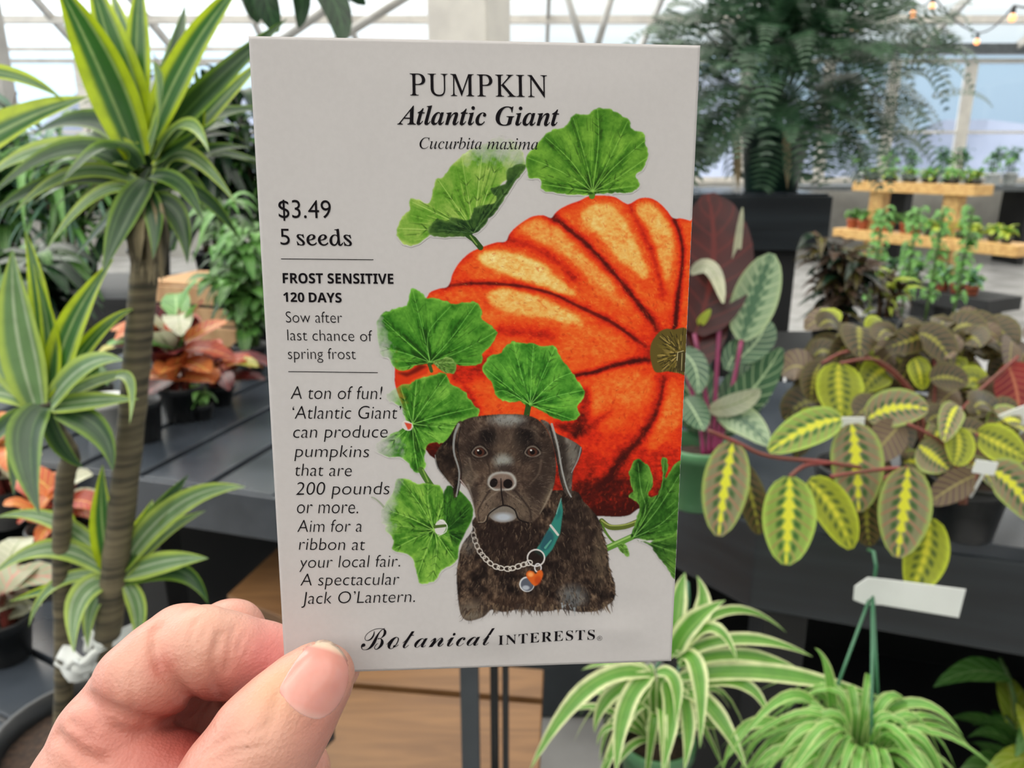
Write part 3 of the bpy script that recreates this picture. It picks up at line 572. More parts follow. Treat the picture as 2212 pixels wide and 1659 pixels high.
M['hill'] = plain('hazy_hill', (150, 154, 172), (136, 142, 160), 1, .2, spec=0)
M['lime'] = stripe_leaf('lime_edged_leaf', (54, 106, 40), (186, 208, 34), (166, 192, 120), .42, .72, .38, .33, 3)
M['pale_dracaena'] = stripe_leaf('silvery_leaf', (112, 146, 96), (176, 200, 92), (206, 218, 188), .5, .8, .3, .32, 3)
M['dark_dracaena'] = stripe_leaf('dark_strap_leaf', (40, 74, 40), (112, 146, 48), (90, 120, 70), .6, .9, .25, .35, 3)
M['spider'] = stripe_leaf('spider_leaf', (98, 156, 58), (226, 232, 178), (150, 188, 96), .5, .74, .38, .34, 2)
M['spider_pale'] = stripe_leaf('pale_spider_leaf', (112, 172, 74), (206, 222, 150), (160, 200, 112), .6, .9, .38, .34, 2)
M['maranta'] = prayer('prayer_plant_leaf', (132, 132, 98), (158, 178, 92), (222, 224, 60), (52, 92, 40), (172, 112, 92), .17)
M['maranta_green'] = prayer('green_prayer_plant_leaf', (138, 168, 76), (176, 206, 92), (226, 226, 66), (46, 92, 36), (166, 130, 84), .17)
M['maranta_yellow'] = prayer('yellow_prayer_plant_leaf', (150, 160, 38), (186, 200, 52), (206, 204, 56), (66, 86, 28), (140, 150, 40), .1)
M['maranta_dark'] = prayer('dark_prayer_plant_leaf', (76, 68, 44), (96, 90, 48), (146, 144, 58), (44, 50, 26), (120, 92, 60), .12)
M['maranta_back'] = leafy('prayer_plant_underside', (112, 92, 76), (92, 74, 60), (150, 140, 84), 8, .25)
M['red_leaf'] = leafy('dark_red_leaf', (74, 20, 19), (46, 14, 15), (98, 30, 26), 8, .3, .35)
M['crimson'] = leafy('crimson_leaf', (150, 44, 44), (112, 30, 36), (186, 110, 80), 8, .3)
M['calathea'] = leafy('calathea_leaf', (70, 104, 74), (48, 80, 58), (164, 188, 146), 8, .25, .36)
M['calathea_pale'] = prayer('pale_calathea_leaf', (150, 174, 138), (176, 196, 150), (84, 116, 90), (96, 128, 98), (190, 206, 168), .2)
M['croton_red'] = leafy('croton_red_leaf', (198, 84, 62), (150, 44, 46), (226, 150, 84), 8, .35, .3)
M['croton_orange'] = leafy('croton_orange_leaf', (216, 126, 72), (192, 84, 50), (226, 186, 96), 8, .35, .3)
M['croton_yellow'] = leafy('croton_yellow_leaf', (200, 186, 84), (140, 150, 60), (220, 206, 120), 8, .35, .3)
M['croton_pale'] = leafy('croton_pale_leaf', (206, 208, 176), (176, 178, 156), (150, 160, 120), 8, .35, .3)
M['croton_dark'] = leafy('croton_dark_leaf', (96, 26, 38), (60, 22, 30), (150, 50, 50), 8, .25, .3)
M['green'] = leafy('green_leaf', (78, 126, 54), (54, 96, 40), (120, 160, 90), 6, .3)
M['fresh'] = leafy('fresh_green_leaf', (112, 168, 82), (82, 140, 62), (150, 196, 120), 6, .35)
M['blue_green'] = leafy('blue_green_leaf', (92, 136, 112), (66, 108, 88), (140, 176, 150), 6, .3)
M['dark_green'] = leafy('dark_green_leaf', (36, 70, 40), (22, 46, 28), (60, 96, 58), 6, .25, .33)
M['deep_green'] = leafy('deep_green_leaf', (24, 48, 32), (14, 32, 23), (44, 72, 48), 6, .25, .3)
M['fern'] = leafy('fern_leaf', (70, 106, 74), (40, 72, 50), None, 6, .25, .34)
M['feather'] = leafy('feathery_leaf', (72, 150, 76), (48, 118, 60), None, 6, .35)
M['lime_leaf'] = leafy('yellow_green_leaf', (192, 204, 72), (152, 180, 60), (210, 220, 120), 6, .35)
M['brown_leaf'] = leafy('dark_bronze_leaf', (72, 56, 46), (44, 36, 32), (104, 84, 64), 6, .2, .3)
M['caladium'] = leafy('pink_edged_leaf', (176, 178, 150), (140, 150, 116), (206, 130, 120), 6, .3)
def glassmat(name, tint, haze, rough=.05):
    m, nt, bs = newmat(name); nt.nodes.remove(bs); out = [n for n in nt.nodes if n.type == 'OUTPUT_MATERIAL'][0]
    t = nt.nodes.new('ShaderNodeBsdfTransparent'); g = nt.nodes.new('ShaderNodeBsdfGlossy'); l = nt.nodes.new('ShaderNodeBsdfTranslucent')
    t.inputs[0].default_value = (*tint, 1); g.inputs['Roughness'].default_value = rough; l.inputs[0].default_value = (*tint, 1)
    a = nt.nodes.new('ShaderNodeMixShader'); b = nt.nodes.new('ShaderNodeMixShader'); fr = nt.nodes.new('ShaderNodeFresnel'); fr.inputs[0].default_value = 1.25
    if haze[1]:
        w = tex(nt, 1, 0, 'Wave', 'Object', (0, 12, 0)); s = w.step(.3, .7)*haze[1]+haze[0]; nt.links.new(s.k, a.inputs[0])
    else: a.inputs[0].default_value = haze[0]
    nt.links.new(t.outputs[0], a.inputs[1]); nt.links.new(l.outputs[0], a.inputs[2]); nt.links.new(fr.outputs[0], b.inputs[0])
    nt.links.new(a.outputs[0], b.inputs[1]); nt.links.new(g.outputs[0], b.inputs[2]); nt.links.new(b.outputs[0], out.inputs[0]); return m
M['glass'] = glassmat('window_glass', (.95, .98, 1), (.04, 0))
M['roof_glass'] = glassmat('ribbed_roof_panel', (.95, .94, .91), (.12, .2))
# ------------------------------------------------------------------ the greenhouse shell
WX0, WX1, WY0, WY1, EV = -8.2, 9.2, -3.5, 12.0, 2.95
def one(name, mat, boxes, kind=True, bevel=0):
    b = MB()
    for c, s in boxes: b.box(c, s)
    o = b.build(name, mat, None, False, bevel)
    return struct(o) if kind else o
one('floor', M['concrete'], [(((WX0+WX1)/2, (WY0+WY1)/2, -.05), (WX1-WX0, WY1-WY0, .1))])
one('wall_back', M['panel'], [(((WX0+WX1)/2, WY1+.06, .55), (WX1-WX0, .12, 1.1))])
one('wall_left', M['panel'], [((WX0-.06, (WY0+WY1)/2, .55), (.12, WY1-WY0, 1.1))])
one('wall_right', M['panel'], [((WX1+.06, (WY0+WY1)/2, .55), (.12, WY1-WY0, 1.1))])
one('wall_front', M['dark_wall'], [(((WX0+WX1)/2, WY0-.06, 1.5), (WX1-WX0, .12, 3.0))])
nwin = 0
def window(x0, x1, y0, y1, along):
    global nwin; nwin += 1; L = (x1-x0) if along == 'x' else (y1-y0); c = Vector(((x0+x1)/2, (y0+y1)/2, 0)); z0, z1 = 1.1, EV-.12
    def B(u, z, du, dz, th=.08): return ((c.x+u, c.y, z), (du, th, dz)) if along == 'x' else ((c.x, c.y+u, z), (th, du, dz))
    f = one('window_%d' % nwin, M['white_paint'], [B(-L/2+.04, (z0+z1)/2, .08, z1-z0), B(L/2-.04, (z0+z1)/2, .08, z1-z0), B(0, z0+.04, L-.16, .08, .12), B(0, z1-.03, L-.16, .06), B(0, z0+.72, L-.16, .035, .05)])
    g = MB(); cc, ss = B(0, (z0+z1)/2, L-.14, z1-z0-.1, .01); g.box(cc, ss); p = g.build('pane', M['glass'], f, False); return f
xs = [WX0, -6.25, -5.0, -3.6, -2.2, -.8, .6, 2.0, 3.4, 4.6, 5.55, 6.65, 7.9, WX1]
for a, b in zip(xs[:-1], xs[1:]): window(a, b, WY1+.04, WY1+.04, 'x')
for k in range(8):
    a = WY0+k*(WY1-WY0)/8; b = WY0+(k+1)*(WY1-WY0)/8
    window(WX0-.04, WX0-.04, a, b, 'y'); window(WX1+.04, WX1+.04, a, b, 'y')
one('trim_1', M['steel'], [((WX1-3.6, WY1-.03, EV), (7.2, .16, .14))])
one('trim_50', M['white_paint'], [((WX1/2-7.2/2+WX0/2, WY1-.03, EV), (WX1-WX0-7.2, .14, .05))])
RY, RZ = 4.2, 6.3                                    # ridge
rf = MB(); sl = math.atan2(RZ-EV, WY1-RY)
for ya, yb in ((WY1+.1, RY), (WY0-.1, RY)):
    rf.add([(WX0, ya, EV+.08), (WX1, ya, EV+.08), (WX1, yb, RZ+.08), (WX0, yb, RZ+.08)], [(0, 1, 2, 3)])
struct(rf.build('ceiling', M['roof_glass'], None, False))
k = 2
for ya, yb, nm_ in ((WY1, RY, 'back'), (WY0, RY, 'front')):
    b = MB()
    for i in range(13):
        x = WX0+(i+.5)*(WX1-WX0)/13; p, q = Vector((x, ya, EV)), Vector((x+(.55 if i % 2 else -.2), yb, RZ)); d = (q-p); R = d.to_track_quat('Y', 'Z').to_matrix(); b.box((p+q)/2, (.05, d.length, .11), R)
    struct(b.build('trim_%d' % k, M['grey_paint'], None, False)); k += 1
    b = MB()
    for f in (.09, .34, .62, .98):
        b.box((((WX0+WX1)/2), ya+(yb-ya)*f, EV+(RZ-EV)*f-.02), (WX1-WX0, .14, .09))
    struct(b.build('trim_%d' % k, M['white_paint'], None, False)); k += 1
# diagonal brace members under the roof, and the square white post
b = MB()
for (p0, p1, Y) in (((560, 120), (820, -60), 6.5), ((690, 110), (930, -40), 6.8), ((1215, -40), (1262, 110), 8.5), ((1325, -20), (1290, 100), 8.5)):
    a_, c_ = PY(*p0, Y), PY(*p1, Y); b.tube([a_, c_], .035, 8)
struct(b.build('trim_%d' % k, M['grey_paint'])); k += 1
pc = Pd(1012, 40, 4.0); b = MB(); b.box((pc.x, pc.y+.1, 2.6), (.345, .30, 5.2), rotz(-.42)); struct(b.build('trim_%d' % k, M['white_paint'], None, False, .008)); k += 1
pc = PY(-22, 60, 6.0); b = MB(); b.box((pc.x, pc.y, 2.4), (.14, .14, 4.8)); struct(b.build('trim_%d' % k, M['grey_paint'], None, False, .008)); k += 1
hb = MB(); n = 40
hv_ = [(-70+140*i/n, 62+6*math.sin(i*.7), -2) for i in range(n+1)]+[(-70+140*i/n, 66, 5.2+2.2*math.sin(i*.55+1)+1.2*math.sin(i*1.3)) for i in range(n+1)]+[(-70+140*i/n, 90, -2) for i in range(n+1)]
hb.add(hv_, [(r*(n+1)+i, r*(n+1)+i+1, (r+1)*(n+1)+i+1, (r+1)*(n+1)+i) for r in (0, 1) for i in range(n)])
struct(hb.build('hills', M['hill']))
gb = MB(); gb.box((0, 45, -.3), (200, 66-.5, .2)); struct(gb.build('ground', M['hill'], None, False))
# ------------------------------------------------------------------ benches and tables
def pot(c, r, h, mat, parent, soil=True, taper=.78, rim=True):
    b = MB(); z = 0
    pr = [(0, 0), (r*taper*.96, 0), (r*taper, .004), (r*.965, h-.022), (r*1.03, h-.022), (r*1.05, h-.003), (r*1.02, h), (r*.95, h), (r*.93, h-.03), (r*taper*.9, .012), (0, .012)]
    b.lathe(c, pr, 32); o = b.build('pot', mat, parent)
    if soil:
        s = MB(); s.lathe(c, [(0, h-.022), (r*.5, h-.018), (r*.93, h-.028)], 24); s.build('soil', M['soil'], parent)
    return o
# left slatted bench
L0 = Pz(291, 1031, .72); e1 = Vector((.957, -.29, 0)); e2 = Vector((.29, .957, 0)); RB = Matrix((e1, e2, Vector((0, 0, 1)))).transposed()
lb = thing('slatted_bench', L0+e1*.5-Vector((0, 0, .72)), 'dark slatted plant bench at left carrying the crotons', 'bench')
s0 = Pz(311, 1020, .72)-L0; u0 = s0.dot(e1)+.0; W_ = .20
for i in range(-5, 3):
    b = MB(); b.box(L0+e1*(u0+.012+W_*i+W_/2-.006)+e2*(.72+.01)+Vector((0, 0, -.014)), (W_-.024, 1.44, .028), RB); b.build('slat', M['slate_wood'], lb, False, .003)
b = MB(); b.box(L0-e1*.2+e2*.012+Vector((0, 0, -.062)), (1.6, .024, .115), RB); b.build('front_board', M['slate_wood'], lb, False, .003)
b = MB(); b.box(L0-e1*.2+e2*1.44+Vector((0, 0, -.075)), (1.6, .03, .09), RB); b.build('back_board', M['black_wood'], lb, False, .003)
b = MB(); b.box(L0-e1*.5+e2*.72+Vector((0, 0, -.55)), (.98, 1.3, .02), RB); b.build('lower_shelf', M['black_wood'], lb, False, .003)
b = MB(); b.box(L0-e1*.2+e2*1.42+Vector((0, 0, -.34)), (1.56, .02, .44), RB); b.build('rear_light_screen', M['black_wood'], lb, False)  # added black panel, stops light entering under the bench from behind
b = MB(); b.box(L0-e1*.98+e2*.72+Vector((0, 0, -.34)), (.02, 1.36, .44), RB); b.build('end_light_screen', M['black_wood'], lb, False)  # added as well, closes the bench end to light
for u in (-.95, -.03):
    for w in (.08, 1.36):
        b = MB(); c_ = L0+e1*u+e2*w; b.box((c_.x, c_.y, .345), (.08, .08, .69), RB); b.build('leg', M['black_wood'], lb, False, .003)
# low bench in front at left, that the tall plant stands on
n0 = Pz(110, 1500, .575)
nb = thing('plant_bench', Vector((n0.x-.1, n0.y-.15, 0)), 'dark slatted low bench in the bottom left corner under the tall striped plant', 'bench')
for i in range(7):
    b = MB(); b.box((-.86+i*.03, .42+i*.135, .56), (.8, .122, .03), rotz(-.5)); b.build('slat', M['slate_wood'], nb, False, .003)
for (x, y) in ((-1.1, .62), (-.62, .40), (-.95, 1.3), (-.66, 1.16)):
    b = MB(); b.box((x, y, .27), (.07, .07, .54), rotz(-.5)); b.build('leg', M['black_wood'], nb, False)
# right-hand bench with the cut corner
A = Pz(1620, 1315, .71); B_ = Pz(1457, 1227, .71); C_ = Pz(2230, 1422, .71)
dl = (B_-A).normalized(); dr = (C_-A).normalized()
pl = [A, A+dr*1.25, A+dr*1.25+Vector((.1, .95, 0)), A+dl*.46+Vector((.28, .55, 0)), A+dl*.46]; pl = [(p.x, p.y) for p in pl]
rb = thing('corner_bench', Vector((sum(p[0] for p in pl)/5, sum(p[1] for p in pl)/5, 0)), 'dark stained plant bench at right holding the prayer plants', 'bench')
b = MB(); b.prism(pl, .71, .875); b.build('frame', M['dark_wood'], rb, False, .004)
b = MB(); b.prism([((x-rb.location.x)*.985+rb.location.x, (y-rb.location.y)*.985+rb.location.y) for x, y in pl], .872, .90); b.build('top', M['slate_wood'], rb, False, .003)
for p in pl:
    b = MB(); q = Vector((p[0], p[1], 0)).lerp(Vector((rb.location.x, rb.location.y, 0)), .16); b.box((q.x, q.y, .36), (.08, .08, .72)); b.build('leg', M['black_wood'], rb, False)
b = MB(); b.prism([((x-rb.location.x)*.8+rb.location.x, (y-rb.location.y)*.8+rb.location.y) for x, y in pl], .12, .15); b.build('lower_shelf', M['black_wood'], rb, False)
q0, q1 = Vector((*pl[2], 0)), Vector((*pl[3], 0)); d_ = (q1-q0); b = MB(); b.box((q0+q1)/2+Vector((0, -.04, .355)), (d_.length*.99, .02, .70), rotz(math.atan2(d_.y, d_.x))); b.build('rear_light_screen', M['black_wood'], rb, False)  # panel added to hide the bright floor and darken the space below
q0, q1 = Vector((*pl[1], 0)), Vector((*pl[2], 0)); d_ = (q1-q0); b = MB(); b.box((q0+q1)/2+Vector((-.03, 0, .355)), (d_.length*.95, .02, .70), rotz(math.atan2(d_.y, d_.x))); b.build('end_light_screen', M['black_wood'], rb, False)  # added side panel, keeps daylight out from beneath this bench
# low golden wooden table left of the packet and the planked bench below it
ZT = .42
def slab(poly, z0, z1, name, mat, parent, bev=.003):
    b = MB(); b.prism([(p.x, p.y) for p in poly], z0, z1); return b.build(name, mat, parent, False, bev)
T1, T2 = Pz(490, 1285, ZT), Pz(612, 1172, ZT); tf = (Pz(612, 1334, ZT)-T1).normalized(); tl = (T2-T1)
tq = [T1, T1+tf*.36, T1+tf*.36+tl*1.5, T1+tl*1.5]
wt = thing('wooden_table', Vector((T1.x, T1.y, 0))+tf*.18+tl*.75, 'low golden wooden table showing between the left bench and the packet', 'table')
slab(tq, ZT-.028, ZT, 'top', M['oak'], wt); tc = sum(tq, Vector())/4
slab([tc.lerp(p, .94) for p in tq], ZT-.12, ZT-.029, 'apron', M['black_wood'], wt)
for p in tq:
    q = tc.lerp(p, .84); b = MB(); b.box((q.x, q.y, .15), (.05, .05, .30)); b.build('leg', M['black_wood'], wt, False)
B1, B2, B3 = Pz(620, 1466, ZT), Pz(1172, 1512, ZT), Pz(1166, 1659, ZT); bf = (B2-B1); bd = (B3-B2).normalized()
wb = thing('wooden_bench', Vector((B1.x, B1.y, 0))+bf*.5+bd*.1, 'golden planked wooden bench low below the bottom edge of the packet', 'bench')
slab([B1-bd*.10, B2-bd*.10, B2-bd*.006, B1-bd*.006], ZT-.028, ZT, 'plank', M['oak'], wb)
slab([B1+bd*.012, B2+bd*.012, B2+bd*.36, B1+bd*.36], ZT-.028, ZT, 'plank', M['oak'], wb)
B4 = Pz(1092, 1508, ZT); slab([B1+bf*.02-bd*.06, B2-bf*.02-bd*.06, B2-bf*.02+bd*.33, B1+bf*.02+bd*.33], ZT-.09, ZT-.029, 'apron', M['black_wood'], wb)
for u in (.06, .94):
    for w in (-.04, .30):
        q = B1+bf*u+bd*w; b = MB(); b.box((q.x, q.y, .164), (.05, .05, .328)); b.build('leg', M['black_wood'], wb, False)
# slender dark rack in front of the table
r0 = Pd(1015, 1470, 1.12)
rk = thing('wire_rack', Vector((r0.x, r0.y, 0)), 'dark upright plant rack frame below the packet in front of the golden table', 'rack')
for px, d_, wd in ((1015, 1.12, .027), (1068, 1.18, .013), (1092, 1.15, .010)):
    b = MB(); q = Pd(px, 1500, d_); b.box((q.x, q.y, .52), (wd, wd*.7, 1.04)); b.build('upright', M['grey_plastic'] if wd > .02 else M['black_plastic'], rk, False, .002)
q = Pd(1015, 1500, 1.12); q2 = Pd(1092, 1500, 1.15)
for z in (.2, .55, .98):
    b = MB(); b.tube([(q.x, q.y, z), (q2.x, q2.y, z)], .006); b.build('crossbar', M['black_plastic'], rk)
# dark pallet on the floor to the right of the golden bench
pq = Vector((.265, 1.17, .14)); pa = thing('pallet', Vector((pq.x, pq.y, 0)), 'dark slatted pallet on the floor right of the golden bench under the spider plants', 'pallet')
for i in range(4):
    b = MB(); b.box((pq.x, pq.y-.27+i*.135, .128), (.31, .12, .022)); b.build('slat', M['black_wood'], pa, False, .002)
for i in range(3):
    b = MB(); b.box((pq.x-.12+i*.12, pq.y-.07, .058), (.05, .52, .115)); b.build('runner', M['black_wood'], pa, False)
kc = Vector((.12, 2.05, 0)); kr = thing('plastic_crate', kc, 'dark grey plastic crate on the floor behind the golden bench right of the rack', 'crate')
b = MB(); b.box(kc+Vector((0, 0, .012)), (.30, .5, .02)); b.build('base', M['grey_plastic'], kr, False)
for sx, sy in ((1, 0), (-1, 0), (0, 1), (0, -1)):
    b = MB(); b.box(kc+Vector((sx*.15, sy*.25, .17)), (.014 if sx else .30, .5 if sx else .014, .32)); b.build('side', M['grey_plastic'], kr, False, .002)
b = MB()
for sx, sy in ((1, 0), (-1, 0), (0, 1), (0, -1)): b.box(kc+Vector((sx*.155, sy*.255, .335)), (.03 if sx else .34, .54 if sx else .03, .02))
b.build('rim', M['black_plastic'], kr, False, .003)
# tall dark stand under the fern
FB = PY(1500, 415, 3.0); FE = PY(1795, 420, 3.0); zt = (FB.z+FE.z)/2
fs = thing('tall_plant_stand', Vector(((FB.x+FE.x)/2, 3.2, 0)), 'tall dark slatted stand with the big fern on top', 'plant stand')
xm0, xm1 = FB.x-.35, FE.x
for i in range(5):
    w = (xm1-xm0)/5; b = MB(); b.box((xm0+w*(i+.5), 3.3, zt-.012), (w-.02, .62, .024)); b.build('slat', M['slate_wood'], fs, False, .003)
b = MB(); b.box(((xm0+xm1)/2, 2.99, zt-.11), (xm1-xm0, .03, .2)); b.box((xm1-.015, 3.3, zt-.12), (.03, .6, .19)); b.box((xm0+.015, 3.3, zt-.12), (.03, .6, .19)); b.build('apron', M['dark_wood'], fs, False, .003)
for x, y in ((PY(1645, 700, 3.08).x, 3.09), (xm0+.1, 3.09), (xm0+.1, 3.5), (PY(1645, 700, 3.08).x, 3.5)):
    b = MB(); b.box((x, y, (zt-.2)/2), (.19, .12, zt-.2)); b.build('leg', M['black_wood'], fs, False, .003)
# ------------------------------------------------------------------ the tall striped dracaena
D0 = .80
bx = Pd(190, 1600, .97)
dr_ = thing('dracaena', Vector((bx.x, bx.y, .575)), 'tall lime striped cane plant with three leafy crowns at left', 'potted plant')
pot(Vector((bx.x, bx.y, .575)), .105, bx.z-.575+.02, M['black_plastic'], dr_)
def cane(pp, d0, d1, r0, r1, name='trunk'):
    n = len(pp); pts = []; path = smooth([(p[0], p[1]) for p in pp], False, 8)
    for i, p in enumerate(path):
        f = i/(len(path)-1); pts.append(Pd(p[0], p[1], d0+(d1-d0)*f))
    rr = [(r0+(r1-r0)*i/(len(pts)-1))*(1+.05*(i % 3 == 0)) for i in range(len(pts))]
    b = MB(); b.tube(pts, rr, 14); b.build(name, M['trunk'], dr_)
cane([(222, 1650), (226, 1500), (232, 1380), (252, 1200), (285, 900), (302, 700), (314, 560), (322, 440)], .97, D0, .0155, .0135)
cane([(132, 1640), (138, 1480), (137, 1350), (133, 1200), (140, 1040), (152, 985), (120, 930), (92, 880)], .96, .82, .0105, .0095)
b = MB()
for i in range(26):
    px = 322+RND.uniform(-34, 34); blade(b, bez(Pd(px*.5+158, 420+RND.uniform(0, 20), D0-.004), Pd(px, 500, D0-.016+RND.uniform(-.01, .02)), Pd(px+RND.uniform(-8, 8), 560+RND.uniform(-10, 60), D0-.012), 6), .012, 'strap', (0, -1, 0), .3)
b.build('old_leaf_bases', M['neck'], dr_)
F1 = [((300, 340), (215, 130), (118, -45), 98, -.05, 0), ((308, 320), (255, 130), (188, -70), 86, .0, 0), ((302, 270), (300, 90), (303, -50), 58, .02, 0), ((330, 300), (420, 110), (540, -60), 84, -.05, 0),
      ((332, 330), (460, 190), (620, 40), 70, -.02, 2), ((340, 365), (470, 230), (575, 120), 60, .05, 0), ((-130, 380), (30, 278), (194, 208), 118, .0, 0), ((-170, 170), (0, 160), (135, 215), 50, .0, 0), ((285, 350), (110, 325), (-40, 395), 64, -.05, 1), ((290, 390), (160, 375), (30, 460), 40, -.04, 1),
      ((285, 370), (150, 325), (-30, 430), 60, -.06, 2), ((290, 400), (130, 390), (-40, 480), 46, -.03, 2), ((300, 410), (205, 425), (100, 540), 34, -.04, 1), ((318, 390), (272, 470), (222, 590), 70, -.06, 2),
      ((340, 385), (405, 335), (510, 440), 46, -.03, 1), ((345, 390), (445, 330), (545, 320), 56, .06, 2), ((345, 350), (440, 260), (590, 235), 62, .08, 2), ((430, 300), (432, 230), (424, 150), 28, .0, 0),
      ((330, 430), (385, 470), (405, 570), 52, -.02, 2), ((310, 300), (250, 220), (170, 230), 55, .1, 2), ((320, 300), (370, 150), (400, 10), 50, .08, 2), ((315, 310), (280, 120), (240, -20), 60, .12, 0),
      ((335, 350), (420, 300), (480, 250), 46, -.1, 2), ((325, 380), (390, 400), (440, 480), 40, -.08, 2), ((300, 360), (230, 320), (130, 400), 54, -.09, 2), ((320, 330), (350, 220), (330, 130), 44, -.12, 1), ((335, 340), (400, 270), (452, 330), 40, -.12, 1),
      ((290, 330), (200, 260), (70, 290), 58, .06, 2), ((310, 410), (335, 470), (330, 560), 44, -.05, 2), ((335, 410), (430, 420), (520, 520), 40, .05, 2), ((300, 420), (240, 470), (160, 560), 40, .05, 2)]
b = MB()
for q in F1: leafpx(b, *q[:4], D0, q[4], 'lance', 16, nrm=(0, -.75, .65), fold=.3, m=3, mi=q[5], wav=.012, twist=RND.uniform(-.3, .3))
for i in range(34):
    a = RND.uniform(0, 6.28); r = RND.uniform(120, 300); t = (318+r*math.cos(a), 330+r*math.sin(a)*.75)
    leafpx(b, (320, 360), (318+r*.55*math.cos(a), 310+r*.5*math.sin(a)), t, RND.uniform(38, 60), D0+.03, RND.uniform(.05, .2), 'lance', 10, nrm=(0, -.5, .8), fold=.25, mi=2)
b.build('leaf_crown', [M['lime'], M['pale_dracaena'], M['dark_dracaena']], dr_)
F2 = [((80, 875), (42, 700), (28, 540), 92, -.02, 1), ((100, 855), (112, 740), (72, 570), 46, 0, 0), ((112, 850), (88, 650), (55, 500), 48, .03, 0), ((115, 855), (162, 700), (245, 560), 76, .0, 0), ((120, 862), (205, 730), (292, 665), 44, .02, 0),
      ((110, 872), (185, 795), (265, 778), 64, -.05, 1), ((110, 880), (200, 868), (300, 862), 46, -.02, 1), ((92, 880), (60, 960), (86, 1112), 84, -.07, 2), ((75, 880), (40, 960), (30, 1070), 44, -.03, 2), ((125, 890), (212, 930), (244, 1018), 58, -.02, 2),
      ((62, 870), (-20, 845), (-90, 890), 52, 0, 1), ((250, 812), (283, 828), (280, 915), 24, -.05, 1), ((70, 860), (0, 760), (-40, 640), 60, .04, 1), ((95, 860), (150, 790), (170, 640), 40, .06, 2), ((80, 890), (0, 930), (-50, 1010), 46, 0, 2), ((120, 870), (220, 820), (330, 800), 34, .06, 1), ((100, 880), (130, 960), (180, 1010), 40, .03, 2)]
b = MB()
for q in F2: leafpx(b, *q[:4], .81, q[4], 'lance', 14, nrm=(0, -.75, .65), fold=.3, m=3, mi=q[5], wav=.012)
b.build('leaf_crown', [M['lime'], M['pale_dracaena'], M['dark_dracaena']], dr_)
F3 = [((246, 1235), (226, 1130), (222, 1005), 62, -.03, 0), ((255, 1235), (335, 1120), (408, 1025), 50, .0, 2), ((265, 1225), (390, 1092), (530, 1052), 60, -.02, 1), ((270, 1240), (352, 1155), (445, 1103), 36, .02, 1), ((270, 1242), (362, 1215), (450, 1206), 52, -.03, 1),
      ((270, 1255), (385, 1235), (450, 1305), 46, .0, 2), ((240, 1222), (120, 1125), (-10, 1118), 40, .02, 1), ((235, 1220), (160, 1150), (148, 1055), 36, .04, 0), ((235, 1235), (110, 1185), (-20, 1245), 46, -.02, 1), ((230, 1255), (172, 1300), (160, 1410), 58, -.05, 1),
      ((240, 1262), (200, 1310), (190, 1400), 42, 0, 1), ((235, 1242), (120, 1262), (62, 1355), 28, 0, 1), ((275, 1262), (300, 1320), (292, 1400), 42, 0, 1), ((250, 1240), (300, 1150), (330, 1080), 44, .05, 0), ((240, 1250), (150, 1260), (20, 1300), 36, .06, 0)]
b = MB()
for q in F3: leafpx(b, *q[:4], .9, q[4], 'lance', 14, nrm=(0, -.75, .65), fold=.3, m=3, mi=q[5], wav=.01)
b.build('leaf_crown', [M['lime'], M['pale_dracaena'], M['dark_dracaena']], dr_)
# crumpled white plastic tag round the canes
b = MB(); c0 = Pd(168, 1432, .925)
for (px, py, d_, sx, sz, an) in ((165, 1440, .915, .05, .035, .5), (215, 1395, .92, .042, .042, -.5), (262, 1385, .925, .03, .035, .3), (195, 1430, .91, .03, .05, 1.1)):
    q = Pd(px, py, d_); R = Matrix.Rotation(an, 3, 'Y')@rotz(.3*an); g = [q+R@Vector((sx*(i/6-.5), .008*math.sin(i*1.1+py)+.006*math.sin(j*1.4), sz*(j/6-.5)*(1-.25*abs(i/3-1)**2))) for j in range(7) for i in range(7)]
    b.add(g, [(j*7+i, j*7+i+1, j*7+i+8, j*7+i+7) for j in range(6) for i in range(6)])
o = b.build('plant_tag', M['white_plastic']); o.modifiers.new('s', 'SOLIDIFY').thickness = .0012; tag(o, 'crumpled white plastic tag wrapped round the lower canes', 'plant tag')
